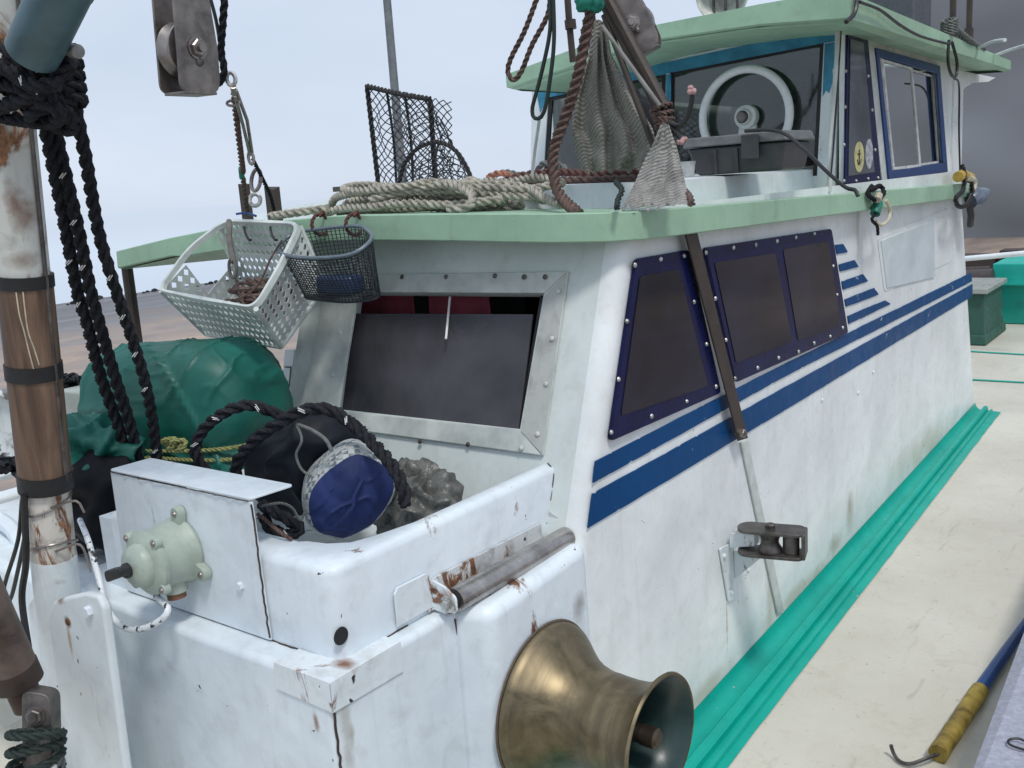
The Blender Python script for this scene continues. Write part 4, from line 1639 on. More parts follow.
part(mb, 'axle_nut', 'bright', RB)

# warping drum
DY, DZ = 1.715, .418
DO = V((-1.275, DY, DZ))
mb = MB()
pr = [(0, .0), (.190, .0), (.194, .004), (.193, .012), (.184, .024), (.163, .048), (.140, .078), (.124, .108), (.1155, .14), (.112, .165), (.1135, .168), (.112, .19), (.1115, .225), (.114, .255), (.122, .278), (.138, .296), (.147, .303), (.151, .308), (.149, .314), (.143, .313)]
DAX = V((1, -.02, 0))
mb.lathe(pr, DO, DAX, 72)
_dm = mb
mb = MB()
mb.lathe([(0, -.001), (.200, -.001), (.197, .0015), (0, .0015)], DO, DAX, 64)
part(mb, 'drum_gap_stain', plain('dark_gap', (.10, .075, .05), .7, nsc=40))
mb = _dm
dr = part(mb, 'warping_drum', 'brass', angle=50)
dr['label'] = 'large brass warping drum with flared flanges'
mb = MB()
mb.lathe([(.143, .313), (.130, .300), (.112, .285), (.100, .25), (.095, .2), (.09, .17), (0, .165)], DO, DAX, 64)
part(mb, 'drum_bore', plain('dark_green_bore', (.02, .045, .042), .35, nsc=9), dr)
mb = MB()
mb.lathe([(0, .16), (.022, .16), (.022, .25), (.021, .252), (.021, .262), (.024, .264), (.024, .30), (.016, .306), (0, .306)], DO, DAX, 24)
mb.hexbolt(DO + DAX * .185, DAX, .032, .02)
part(mb, 'axle', plain('greasy_axle', (.10, .075, .055), .35, metal=.7, nsc=30), dr)

# mast with sleeve at the left
MP = [sy(4, 80, 1.05), sy(8, 125, 1.05), sy(22, 288, 1.05), sy(33, 376, 1.05), sy(43, 487, 1.05), sy(53, 551, 1.05), sy(60, 640, 1.05)]
mdir = (MP[1] - MP[5]).normalized()
MB0, MT = MP[5] - mdir * .87, MP[1] + mdir * .9


def mast_pt(px_y):      # point on the mast axis at photo height
    r_ = ray(0, px_y)
    best = min((MB0.lerp(MT, k / 400) for k in range(401)), key=lambda p: abs((R.transposed() @ (p - CAM)).y / (R.transposed() @ (p - CAM)).z * F + 384 - px_y))
    return best


mb = MB()
mb.cyl(mast_pt(405), MT, .0535, 28)
ms = part(mb, 'mast', 'mast_rust', angle=30)
ms['label'] = 'rusty white mast post with a brown wooden sleeve'
mb = MB()
mb.cyl(mast_pt(478), mast_pt(284), .0575, 28)
part(mb, 'sleeve', 'wood', ms)
for (y0, y1) in ((286, 274), (376, 362), (488, 472)):
    mb = MB()
    pts = [mast_pt(y0), mast_pt(y1)]
    mb.cyl(pts[0], pts[1], .0605, 28)
    part(mb, 'tape_band', 'gasket', ms)
mb = MB()
mb.cyl(mast_pt(560), mast_pt(480), .0505, 28)
part(mb, 'peeling_collar', 'mast_peel', ms)
mb = MB()
mb.cyl(MB0, mast_pt(555), .0515, 28)
part(mb, 'mast_foot', 'post_white', ms)
def front_of_mast(px, py, rr_3=.0585):
    c = mast_pt(py)
    d_ = (CAM - c)
    d_.z = 0
    d_.normalize()
    s_3 = V((d_.y, -d_.x, 0)) * -1
    cpx = (R.transposed() @ (c - CAM))
    off = (px - (512 + F * cpx.x / cpx.z)) * cpx.z / F
    off = max(-rr_3 * .95, min(rr_3 * .95, off))
    return c + s_3 * off + d_ * math.sqrt(rr_3 ** 2 - off ** 2)


for q3_ in ([(17, 290), (20, 310), (24, 326), (28, 345), (33, 364)], [(23, 289), (25, 308), (28, 328), (33, 346), (38, 363)]):
    mb = MB()
    mb.tube(resample(curve([front_of_mast(*p) for p in q3_], .01), .01), .0016, 5)
    part(mb, 'paint_drip', plain('cream_drip', (.5, .44, .33), .7), ms)
mb = MB()            # black edge strip along the mast
e_ = (R @ V((1, 0, -.3))).normalized()
mb.tube([mast_pt(480) + e_ * .0585, mast_pt(300) + e_ * .0585, MT + e_ * .056], .0045, 6)
part(mb, 'edge_strip', 'steel_dark', ms)
mb = MB()
for k, (ya, yb, rr2) in enumerate(((500, 505, .052), (530, 560, .0535))):
    cpt = mast_pt((ya + yb) / 2)
    pts = [cpt + V((math.cos(t) * rr2 * 1.02, math.sin(t) * rr2 * 1.02, .018 * math.sin(t * 1 + k * 2))) for t in [2 * math.pi * q / 30 for q in range(30)]]
    mb.tube(pts, .0028, 6, closed=True)
    pts = [cpt + V((.05, -.02, 0)), cpt + V((.09, .02, .01)), cpt + V((.10, .03, -.02 - .04 * k))]
    part(mb, 'wire_tie', 'steel', ms)
    mb = MB()
    mb.tube(curve(pts, .01), .0028, 6)
    part(mb, 'wire_end', 'steel', ms)
    mb = MB()
# gusset plate in front of the mast foot
mb = MB()
pl_ = [sy(*p, .985) for p in ((47, 614), (52, 602), (66, 597), (85, 593), (97, 596), (103, 608), (127, 790), (131, 860), (78, 860), (70, 790))]
mb.plate(pl_, (0, .022, 0))
gp = part(mb, 'mast_bracket', 'post_white', bevel=.009, seg=3)
mb = MB()
mb.hexbolt(sy(90, 611, .985), (0, -1, 0), .013, .011)
part(mb, 'bolt', 'white_fore', gp)
mb = MB()
mb.lathe([(0, 0), (.009, 0), (.007, .003), (0, .004)], sy(68, 622, .985), (0, -1, 0), 12)
part(mb, 'rusty_bolt_head', plain('rust_spot', (.12, .045, .018), .8, nsc=50), gp)
mb = MB()
mb.plate([sy(*p, 1.04) for p in ((28, 605), (34, 596), (44, 598), (52, 640), (75, 860), (50, 860))], (0, .03, 0))
part(mb, 'side_flange', 'post_white', gp, bevel=.004)

# boom foot lower left
mb = MB()
ba, bb_ = sy(-36, 560, .82), sy(18, 680, .88)
mb.cyl(ba, bb_, .050, 24)
bd = (bb_ - ba).normalized()
bm = part(mb, 'boom', plain('worn_brown_pole', (.075, .05, .04), .45, nsc=7, var=.5, c2=(.18, .13, .105)))
bm['label'] = 'dark brown boom pole ending beside the mast foot'
mb = MB()
mb.cyl(bb_ - bd * .035, bb_ + bd * .008, .052, 24)
part(mb, 'end_ring', plain('rusty_collar', (.04, .026, .02), .6, nsc=30), bm)
mb = MB()
mb.cyl(bb_, bb_ + bd * .07, .034, 20)
part(mb, 'spigot', plain('rust_dark', (.055, .028, .018), .6, nsc=30), bm)
mb = MB()
q = sy(36, 716, .86)
vx = (R @ V((1, 0, 0))).normalized()
vz = (R @ V((0, -1, 0))).normalized()
vn = (R @ V((0, 0, -1))).normalized()
mb.plate(roundpoly([q + vx * -.032 + vz * .055, q + vx * .03 + vz * .045, q + vx * .034 - vz * .12, q - vx * .03 - vz * .12], .02), -vn * .05)
part(mb, 'fork_plate', 'steel_dark', bm, bevel=.003)
mb = MB()
mb.hexbolt(q + vn * .003, vn, .017, .011)
mb.lathe([(0, 0), (.021, 0), (.021, .003), (0, .003)], q, vn, 20)
mb.cyl(q + vn * .01, q + vn * .019, .009, 14)
part(mb, 'fork_bolt', 'galv', bm)

# teal-grey derrick pipe top left
mb = MB()
pa_, pb_ = sy(33, 52, .95), sy(78, -44, .95)
dd = (pb_ - pa_).normalized()
mb.cyl(pa_, pb_ + dd * .9, .0475, 32)
dp = part(mb, 'derrick_pipe', 'pipe')
dp['label'] = 'thick teal-grey derrick pipe lashed to the mast head'
mb = MB()
j = pa_.lerp(pb_, .72)
mb.cyl(j, j + dd * .02, .049, 32)
part(mb, 'pipe_ring', 'pipe', dp)
mb = MB()
mb.tube([sy(55, 48, 1.0), sy(78, 51.5, 1.0)], .012, 16)
mb.dome(sy(78, 51.5, 1.0), sy(78, 51.5, 1.0) - sy(55, 48, 1.0), .013, .006, 16)
part(mb, 'cleat_pin', plain('grey_pin', (.26, .26, .26), .5), dp)

# bulwark at the camera side
mb = MB()
mb.hexa([(-.395, 1.2, .222), (-.10, 1.2, .222), (-.10, 6, .222), (-.56, 6, .222), (-.392, 1.2, .25), (-.10, 1.2, .25), (-.10, 6, .25), (-.47, 6, .25)])
bw = part(mb, 'bulwark_cap', 'capgrey', bevel=.004)
mb = MB()
mb.box((-.43, -2, -.25), (-.39, 6, .2215))
part(mb, 'bulwark', 'beige')
q = sz(1018, 744, .256)
mb = MB()
mb.tube(curve([q + V((.03, .01, 0)), q + V((0, .015, .006)), q + V((-.02, 0, .004)), q + V((-.012, -.02, .004)), q + V((.03, -.02, 0))], .005), .003, 6)
part(mb, 'small_hook', 'blackpl', bw)

# port side: bulwark, locker and fittings
mb = MB()
mb.box((-4.05, -1, 0), (-3.95, 10, .55))
part(mb, 'port_bulwark', 'white', bevel=.02)
mb = MB()
q0, q1 = sy(60, 390, 2.0), sy(92, 387, 2.0)
mb.box((q0.x - .02, 2.0, .3), (-2.62, 2.4, q0.z))
part(mb, 'port_locker', plain('grey_green_panel', (.36, .40, .36), .5, nsc=4), bevel=.01)
mb = MB()
mb.hexa([(-3.35, 1.15, .35), (-2.44, 1.15, .35), (-2.44, 1.95, .35), (-3.35, 1.95, .35), (-3.35, 1.15, .70), (-2.44, 1.15, .70), (-2.44, 1.95, .70), (-3.35, 1.95, .70)])
part(mb, 'port_side_box', 'white_fore', bevel=.03, seg=3)
mb = MB()
hw = sy(6, 432, 1.6)
mb.lathe([(0, 0), (.05, 0), (.11, .01), (.16, .05), (.165, .08), (.15, .09), (.10, .05), (.06, .04), (0, .04)], hw, (.5, -.75, .1), 36)
hl = part(mb, 'net_hauler_wheel', 'mast_peel')
hl.data.materials[0] = paint('mottled_wheel', (.60, .64, .64), dirt=(.08, .08, .08), dirt_amt=1.3, chips=4.0)
mb = MB()
mb.cyl(sy(-14, 402, 1.6), sy(16, 392, 1.6), .028, 14)
part(mb, 'hauler_shaft', 'steel', hl)
mb = MB()
for (pp0, pp1) in (((0, 520), (30, 560)), ((0, 580), (40, 640))):
    mb.tube(curve([sy(*pp0, 1.3), sy((pp0[0] + pp1[0]) / 2, (pp0[1] + pp1[1]) / 2 - 8, 1.28), sy(*pp1, 1.25)], .03), .025, 10)
part(mb, 'white_rail', 'white_fore')

AFT0 = MB.build


def _lift(self, *a_, **k_):       # stern gear stands on the higher aft deck
    self.v = [CAM + (V(v) - CAM) * .9587 for v in self.v]
    return AFT0(self, *a_, **k_)


MB.build = _lift
# aft structures on deck
A = sy(975, 290, 8)
gbx = empty('deck_chest', (-1.85, 9.1, .068), 'worn dark green chest with grey lid on the aft deck', 'chest')
mb = MB()
dgm = paint('worn_dark_green', (.03, .10, .075), dirt=(.06, .045, .035), dirt_amt=1.6, chips=2.5, chipc=(.02, .35, .3), rough=.6)
mb.hexa([(-2.2, 9.12, .004), (-1.78, 9.12, .004), (-1.78, 9.95, .004), (-2.2, 9.95, .004), (-2.16, 9.16, .45), (-1.80, 9.16, .45), (-1.80, 9.9, .45), (-2.16, 9.9, .45)])
mb.hexa([(-2.22, 9.09, .004), (-1.76, 9.09, .004), (-1.76, 9.97, .004), (-2.22, 9.97, .004), (-2.21, 9.1, .09), (-1.77, 9.1, .09), (-1.77, 9.96, .09), (-2.21, 9.96, .09)])
mb.build('body', dgm, gbx, bevel=.01)
mb = MB()
mb.box((-2.2, 9.1, .452), (-1.765, 9.95, .50))
mb.build('lid', paint('worn_grey_lid', (.33, .35, .32), dirt=(.08, .08, .07), dirt_amt=1.5, chips=2), gbx, bevel=.01)
tb = empty('fish_tank', (-1.25, 10.3, .068), 'teal tank with an overhanging lip at the stern', 'tank')
mb = MB()
mb.box((-1.94, 10.35, .004), (-.6, 11.2, .385))
mb.build('body', M['teal_box'], tb, bevel=.01)
mb = MB()
mb.box((-1.95, 10.25, .388), (-.6, 11.25, .60))
mb.build('lip', plain('bright_teal', (.01, .42, .34), .4, nsc=3, var=.15), tb, bevel=.012)
mb = MB()
mb.cyl(sy(940, 261, 8.7), sy(1060, 250, 8.7), .022, 14)
tag(mb.build('rail_pipe', M['white']), 'long white horizontal pipe above the teal tank at the stern', 'pipe')
mb = MB()
mb.cyl(sy(950, 281, 10.1), sy(993, 279, 10.1), .10, 20)
mb.cyl(sy(950, 271, 10.2), sy(990, 269, 10.2), .03, 12)
tag(mb.build('rubber_fender', plain('brown_rubber', (.055, .042, .04), .5, nsc=20)), 'dark brown rolled fender beside the teal tank', 'fender')
mb = MB()
for k in range(9):
    mb.box((-3.8 + k * .42, 11.4 + .05 * (k % 3), .0), (-3.42 + k * .42, 11.7, .58 + .04 * math.sin(k * 2)))
part(mb, 'stern_rack', plain('rusty_rack', (.05, .032, .028), .7, nsc=12), bevel=.01)

MB.build = AFT0

# ------------------------------------------------------------ loose things
# green bale lashed with yellow rope
bale = empty('tarpaulin_bale', (-2.55, 1.72, .72), 'bulging green tarpaulin bale tied with yellow rope beside the hanging crate', 'bale')


def pinch(q):
    k = math.exp(-((q.z + .05) / .028) ** 2)
    f_ = 1 - .09 * k
    return V((q.x * f_, q.y * f_, q.z))


BC = V((-2.565, 1.70, .995))


def folds(q):
    q = pinch(q)
    d = math.exp(-((q.z + .06) / .12) ** 2)
    n1 = V((q.x, q.y * 2, 0)).normalized()
    f = math.sin(q.x * 34 + 5 * noise.noise(V((q.x * 4, q.z * 5, 3)))) * .010 * d
    r1 = 1 - abs(noise.noise(V((q.x * 4.5 + 1.2 * q.z, q.y * 3, q.z * 1.8 + 4)))) * 5
    r2 = 1 - abs(noise.noise(V((q.x * 8 - 5 * q.z, q.y * 4 + 9, q.z * 4.5)))) * 6
    r3 = 1 - abs(noise.noise(V((q.x * 14 + 8 * q.z, q.y * 8 + 2, q.z * 7)))) * 6
    up = V((0, 0, 1)) if q.z > .12 else V((0, 0, 0))
    return q + (n1 + up * .8) * (f + max(0, r1) ** 3 * .016 + max(0, r2) ** 4 * .009 + max(0, r3) ** 3 * .003)


blob('cover', BC, (.315, .180, .250), (0, math.radians(-3), math.radians(14)), 'tarp', bale, e=.55, wr=.012, ws=(4, 4, 3), nseg=160, nr=110, ridged=False, extra=folds)
mb = MB()
for (dz, rot) in ((-.040, .05), (-.060, .0)):
    pts = []
    for k in range(64):
        t = 2 * math.pi * k / 64
        x = math.copysign(abs(math.cos(t)) ** .52, math.cos(t)) * .325
        y = math.copysign(abs(math.sin(t)) ** .52, math.sin(t)) * .182
        p = V((x, y, dz + rot * x))
        p = Matrix.Rotation(math.radians(14), 3, 'Z') @ p
        pts.append(BC + p)
    rope_mb(mb, pts[::2], .0065, closed=True)
kn = sy(168, 444, 1.45)
for k in range(4):
    c = kn + V((.02 * k, 0, .004 * (k % 2)))
    pts = [c + V((math.cos(t) * .018, math.sin(t * 2) * .008, math.sin(t) * .014)) for t in [2 * math.pi * q / 10 for q in range(10)]]
    rope_mb(mb, pts, .006, closed=True)
mb.build('lashing', [M['ropeyellow'], M['tracer']], bale, angle=60)
# bunched green tarp and dark cloth near the mast
q = sy(93, 452, 1.36)
tag(blob('bunched_tarp', q, (.115, .07, .065), (.2, .3, .4), 'tarp', None, e=.9, wr=.06, ws=(17, 17, 17), nseg=72, nr=48), 'crumpled end of dark green tarpaulin bunched beside the mast', 'tarpaulin')
q = sy(100, 500, 1.36)
tag(blob('dark_sheet', q, (.17, .12, .14), (.3, .2, .2), 'tarpdark', None, e=.9, wr=.05, ws=(9, 9, 9), nseg=64, nr=40), 'crumpled black sheet between the mast and the switch panel', 'sheet')
# black bag with grey cord
q = sy(308, 462, 1.64)
bb = empty('black_bag', q - V((0, 0, .2)), 'black fabric bag with a grey cord between the bale and blue bag', 'bag')
blob('cover', q, (.165, .125, .115), (.2, -.3, -.2), 'bagblack', bb, e=.7, wr=.04, ws=(8, 8, 8), nseg=64, nr=40, seedv=4)
mb = MB()
mb.tube(resample(curve([sy(297, 425, 1.49), sy(302, 440, 1.475), sy(296, 455, 1.47), sy(302, 470, 1.475), sy(311, 476, 1.48)], .01), .01), .0035, 6)
mb.tube(resample(curve([sy(297, 424, 1.49), sy(312, 430, 1.485), sy(326, 440, 1.48), sy(332, 452, 1.48)], .01), .01), .0045, 6)
mb.build('cord', M['ropegrey'], bb)
# blue bag with checked band
q = sy(350, 497, 1.53)
vb = empty('blue_bag', q - V((0, 0, .15)), 'round navy blue bag with a pale checked band in the well', 'bag')
n_ = (R @ V((.30, .22, -1))).normalized()
rq = n_.to_track_quat('Z', 'Y').to_euler()
u_ = (R @ V((1, -.45, .2))).normalized()
w2 = n_.cross(u_).normalized()
u_ = w2.cross(n_)
mb = MB()
vs, fs, mi = [], [], []
prof0 = [(1.05, -.12), (1.12, -.06), (1.12, -.03), (1.08, -.008), (1.02, .004), (1.0, .006), (.97, .010), (.85, .020), (.6, .031), (.3, .036), (.0, .038)]
prof = []
for i in range(len(prof0) - 1):
    k_ = 1 if i < 5 else 5
    for j in range(k_):
        t_ = j / k_
        prof.append((prof0[i][0] * (1 - t_) + prof0[i + 1][0] * t_, prof0[i][1] * (1 - t_) + prof0[i + 1][1] * t_))
prof.append(prof0[-1])
NS = 96
for (rr2, h) in prof:
    for k in range(NS):
        t = 2 * math.pi * k / NS
        wob = 1 + .10 * noise.noise(V((math.cos(t) * 1.3, math.sin(t) * 1.3, 4.2)))
        x, y = math.cos(t) * .108 * rr2 * wob, math.sin(t) * .092 * rr2 * wob
        cr_2 = max(0, 1 - abs(noise.noise(V((x * 9 + y * 6, y * 16 - x * 5, 2)))) * 5)
        wv = .009 * noise.noise(V((x * 16, y * 16, 3))) + .004 * noise.noise(V((x * 45, y * 30, 1))) + .007 * cr_2 ** 4
        vs.append(q + u_ * (x + .04 * y) + w2 * (y + .12 * x) + n_ * (h + wv))
for i in range(len(prof) - 1):
    for k in range(NS):
        k2 = (k + 1) % NS
        fs.append((i * NS + k, i * NS + k2, (i + 1) * NS + k2, (i + 1) * NS + k))
mb.add(vs, fs)
mb2 = MB()
split = 5 * NS
mb2.v = mb.v
mb2.f = fs[:split]
mb2.m = [0] * split


def checks():
    m, t, p = new_mat('checked_band')
    ck = N(t, 'ShaderNodeTexChecker', Scale=70.0)
    ck.inputs[1].default_value = (.50, .52, .50, 1)
    ck.inputs[2].default_value = (.13, .16, .17, 1)
    t.links.new(geo(t, (1, 1, 1), (.4, .3, .7)), ck.inputs[0])
    nn = noisef(t, geo(t), 26, 3, .5)
    c = mixc(t, ramp(t, nn, .45, .55).outputs[0], ck.outputs[0], (.42, .44, .42))
    t.links.new(c, p.inputs['Base Color'])
    p.inputs['Roughness'].default_value = .7
    return m


mb2.build('band', checks(), vb, angle=80)
mb3 = MB()
mb3.v = mb.v
mb3.f = fs[split:]
mb3.m = [0] * len(mb3.f)
mb3.build('body', M['bagblue'], vb, angle=80)
mb = MB()
mb.tube([q + u_ * a_ + w2 * b2 + n_ * c_ for a_, b2, c_ in [(-.06, -.035, .045), (-.03, -.02, .058), (0.0, .0, .066), (.01, .02, .06), (.045, .045, .048)]], .004, 6)
mb.build('seam', M['bagblue'], vb)
# clear plastic wrap
q = sy(415, 490, 1.75)
tag(blob('plastic_wrap', q - V((.0, 0, .035)), (.10, .09, .08), (.3, .3, .5), 'plasticbag', None, e=.9, wr=.045, ws=(20, 20, 12), nseg=64, nr=40, seedv=9), 'crumpled clear plastic sheet beside the blue bag below the front window', 'plastic sheet')

# heavy black ropes
mb = MB()
rope('hanging_rope', [sy(40, 95, 1.12), sy(48, 140, 1.16), sy(64, 220, 1.22), sy(77, 290, 1.26), sy(86, 320, 1.28), sy(100, 375, 1.34), sy(122, 440, 1.40), sy(130, 500, 1.42)], .0165, 'ropeblack', 'thick black rope with white flecks, leftmost of the three hanging past the green bale', tracer=True)
rope('hanging_rope', [sy(50, 95, 1.14), sy(57, 140, 1.18), sy(77, 225, 1.235), sy(90, 290, 1.27), sy(98, 320, 1.295), sy(114, 375, 1.355), sy(134, 440, 1.42), sy(142, 500, 1.44)], .0165, 'ropeblack', 'thick black rope with white flecks, middle one of three hanging past the green bale', tracer=True)
rope('hanging_rope', [sy(66, 70, 1.12), sy(72, 95, 1.15), sy(85, 156, 1.20), sy(98, 230, 1.26), sy(114, 285, 1.30), sy(143, 375, 1.38), sy(155, 440, 1.44), sy(158, 490, 1.46)], .0155, 'ropeblack', 'thick black rope with white flecks, rightmost of the three hanging past the green bale', tracer=True)
rope('mooring_rope', [sy(205, 470, 1.42), sy(195, 452, 1.40), sy(203, 430, 1.42), sy(225, 412, 1.44), sy(250, 405, 1.48), sy(272, 412, 1.52), sy(290, 420, 1.56)], .0155, 'ropeblack', 'black rope arching over the front of the green bale', tracer=True)
rope('mooring_rope', [sy(236, 478, 1.44), sy(238, 460, 1.44), sy(255, 440, 1.45), sy(280, 422, 1.47), sy(305, 410, 1.50), sy(330, 410, 1.54), sy(352, 424, 1.56), sy(372, 442, 1.55), sy(392, 465, 1.52), sy(404, 490, 1.50), sy(404, 505, 1.50)], .0165, 'ropeblack', 'black rope arching over the black bag and the blue bag', tracer=True)
rope('mooring_rope', [sy(262, 505, 1.38), sy(275, 512, 1.38), sy(288, 520, 1.40), sy(300, 528, 1.42), sy(290, 535, 1.40), sy(270, 528, 1.38), sy(263, 516, 1.37)], .0155, 'ropeblack', 'short black rope coil tucked behind the right end of the switch panel', tracer=True)
rope('lanyard', [sy(258, 514, 1.28), sy(268, 522, 1.27), sy(280, 532, 1.27), sy(292, 540, 1.28)], .0045, 'ropebrown', 'thin brown striped lanyard end lying on the white coaming')
rope('twine_loop', [sy(262, 506, 1.32), sy(280, 503, 1.34), sy(292, 508, 1.36), sy(300, 520, 1.38), sy(306, 510, 1.40)], .0035, 'ropegrey', 'thin pale cord looped at the end of the switch panel')

# lashings round the mast head and pipe
mb = MB()
for k in range(4):
    c = sy(28 + 2 * k, 78 + 7 * k, 1.0)
    ax_ = (R @ V((.5, -.85, .2))).normalized()
    ax_ = (ax_ + V((.08 * (k % 3 - 1), .1 * (k % 2), .0))).normalized()
    e1 = ax_.orthogonal().normalized()
    e2 = ax_.cross(e1)
    pts = [c + (e1 * math.cos(t) + e2 * math.sin(t)) * (.085 - .004 * (k % 2)) for t in [2 * math.pi * i / 18 for i in range(18)]]
    rope_mb(mb, pts, .0145, closed=True, tracer=True, pitch=.09)
for k in range(5):
    c = sy(50 + 1.5 * k, 60 + 12 * k, 1.03)
    ax_ = (R @ V((.35, .9, .2))).normalized()
    e1 = ax_.orthogonal().normalized()
    e2 = ax_.cross(e1)
    pts = [c + (e1 * math.cos(t) * .05 + e2 * math.sin(t) * .045) for t in [2 * math.pi * i / 14 for i in range(14)]]
    rope_mb(mb, pts, .0135, closed=True, tracer=True, pitch=.09)
rope_mb(mb, [sy(-10, 110, .98), sy(20, 100, .97), sy(50, 85, .98), sy(72, 62, 1.0)], .015, tracer=True)
rope_mb(mb, [sy(-10, 80, .98), sy(20, 88, .97), sy(40, 100, .98), sy(60, 112, 1.0), sy(50, 122, 1.02), sy(10, 118, 1.0), sy(-12, 112, 1.0)], .015, tracer=True)
rope_mb(mb, [sy(-12, 60, .99), sy(8, 70, .96), sy(30, 84, .95), sy(58, 84, .97)], .014, tracer=True)
o = mb.build('rope_lashing', [M['ropeblack'], M['tracer']], angle=60)
tag(o, 'tangle of black rope wound round the mast head and derrick pipe', 'rope')

# thin black lines and loops at the lower left
def cable(name, P, r, mat, label, cat='cable'):
    m_ = MB()
    m_.tube(resample(curve(P, .01), .012), r, 8)
    return tag(m_.build(name, M[mat]), label, cat)


cable('black_line', [sy(22, 500, 1.0), sy(18, 540, 1.0), sy(6, 580, 1.0), sy(2, 600, 1.0), sy(10, 600, 1.0), sy(18, 570, 1.0), sy(26, 530, 1.0)], .005, 'blackpl', 'thin black line looped beside the mast foot', 'line')
cable('black_line', [sy(24, 495, .99), sy(26, 560, .98), sy(22, 600, .97), sy(30, 660, .95), sy(30, 700, .93)], .008, 'blackpl', 'thick black line dropping down the left of the mast foot', 'line')
rope('boom_rope', [sy(50, 700, .93), sy(57, 730, .9), sy(62, 768, .87), sy(66, 800, .85)], .009, 'ropegrey', 'grey and white rope running down beside the boom fork', tracer=False)
mb = MB()
for k in range(4):
    c = sy(36, 734 + 13 * k, .83)
    pts = [c + (vx * math.cos(t) * .052 + vn * math.sin(t) * .05 + vz * (.012 * math.sin(t + k))) for t in [2 * math.pi * i / 14 for i in range(14)]]
    rope_mb(mb, pts, .009, closed=True)
tag(mb.build('rope_lashing', [M['ropegreen'], M['tracer']], angle=60), 'dark green rope wound round the fork at the foot of the boom', 'rope')
mb = MB()
rope_mb(mb, [q + vx * -.05 + vz * -.02 + vn * .05, q + vz * -.045 + vn * .065, q + vx * .05 - vz * .07 + vn * .05], .009)
rope_mb(mb, [q + vx * -.05 - vz * .07 + vn * .05, q + vz * -.05 + vn * .06, q + vx * .045 - vz * .035 + vn * .045], .009)
tag(mb.build('rope_lashing', [M['ropegreen'], M['tracer']], angle=60), 'dark cords crossing over the front of the boom fork below its bolt', 'rope')
# debris on port rail
for (px, py, y_, lab) in ((15, 468, 1.5, 'tangled black net heap on the white side box left of the mast'), (72, 383, 2.1, 'small black net heap lying on the grey locker behind the bale')):
    mb = MB()
    c = sy(px, py, y_)
    rn = random.Random(px)
    for k in range(9):
        pts = [c + V((rn.uniform(-.07, .07), rn.uniform(-.05, .05), rn.uniform(-.02, .035))) for _ in range(6)]
        mb.tube(resample(curve(pts, .02), .02), .008, 6)
    tag(mb.build('net_heap', M['tarpdark']), lab, 'net')

# ------------------------------------------------------------ crate and basket hung on the roof edge
cr_ = empty('plastic_crate', sy(230, 300, 1.95), 'tilted grey-white plastic crate with lattice sides hooked on the green roof edge', 'crate')
A = sy(226, 223, 1.985)
B = sy(300, 226, 1.985)
Cc = sy(256, 309, 1.72)
D = sy(161, 291, 1.78)
B2 = sy(270, 290, 1.79)
G_ = sy(281, 347, 1.89)
F_ = sy(326, 285, 2.02)
H_ = sy(206, 334, 1.94)
E_ = H_ + (F_ - G_)
mb = MB()
perforated(mb, D, Cc, G_, H_, 17, 6, .72)
perforated(mb, Cc, B, F_, G_, 9, 9, .80)
perforated(mb, A, B, F_, E_, 15, 7, .74)
perforated(mb, H_, G_, F_, E_, 14, 8, .72)
# left wall with the large hand opening
perforated(mb, A.lerp(D, .62), D, H_, E_.lerp(H_, .62), 4, 6, .74)
perforated(mb, A, A.lerp(D, .15), E_.lerp(H_, .15), E_, 2, 5, .62)
l0, l1 = A.lerp(D, .15), A.lerp(D, .62)
m0, m1 = E_.lerp(H_, .15), E_.lerp(H_, .62)
perforated(mb, l0.lerp(m0, .6), l1.lerp(m1, .6), m1, m0, 5, 2, .62)
mb.build('lattice', M['crate'], cr_, solid=.003, smooth=False)
mb = MB()
rim = [A, B, B.lerp(Cc, .55) + V((.01, 0, 0)), Cc, D, D.lerp(A, .5) + V((-.012, 0, .02))]
rp = resample([p for p in roundpoly(rim, .045, 5)] + [roundpoly(rim, .045, 5)[0]], .012)[:-1]
cen = sum(rim, V()) / 6
nin = (B - A).cross(D - A).normalized()
vs, fs = [], []
for p in rp:
    o_d = (p - cen).normalized()
    for (a_, b2) in ((-.002, -.012), (.010, -.012), (.012, .004), (-.004, .004)):
        vs.append(p + o_d * a_ + nin * b2)
m_ = len(rp)
for i in range(m_):
    j = (i + 1) % m_
    for k in range(4):
        k2 = (k + 1) % 4
        fs.append((i * 4 + k, i * 4 + k2, j * 4 + k2, j * 4 + k))
mb.add(vs, fs)
mb.build('rim', M['crate'], cr_, angle=60)
mb = MB()
for (p, q) in ((Cc, G_), (D, H_), (B, F_), (G_, H_), (G_, F_), (H_, E_)):
    mb.cyl(p, q, .008, 8)
mb.build('corner_rib', M['crate'], cr_)
# gear in the crate
mb = MB()
rn = random.Random(5)
base = (H_ + G_ + F_ + E_) / 4
for k in range(12):
    pts = [base + (G_ - H_) * rn.uniform(-.4, .35) + (E_ - H_) * rn.uniform(-.35, .25) + V((0, 0, rn.uniform(.01, .07))) for _ in range(5)]
    mb.tube(resample(curve(pts, .02), .02), rn.choice([.005, .008, .010]), 6)
tag(mb.build('rope_scraps', M['ropebrown']), 'brown rope scraps and gear lying in the plastic crate', 'rope')
cable('hook_wire', [sy(282, 240, 1.9), sy(270, 260, 1.88), sy(258, 285, 1.86), sy(240, 298, 1.85), sy(225, 300, 1.86)], .003, 'ropebrown', 'thin wire looped down inside the plastic crate', 'wire')
mb = MB()
mb.tube(curve([sy(229, 221, 1.96), sy(230, 245, 1.9), sy(234, 262, 1.87)], .02), [.009] * len(curve([sy(229, 221, 1.96), sy(230, 245, 1.9), sy(234, 262, 1.87)], .02)), 8)
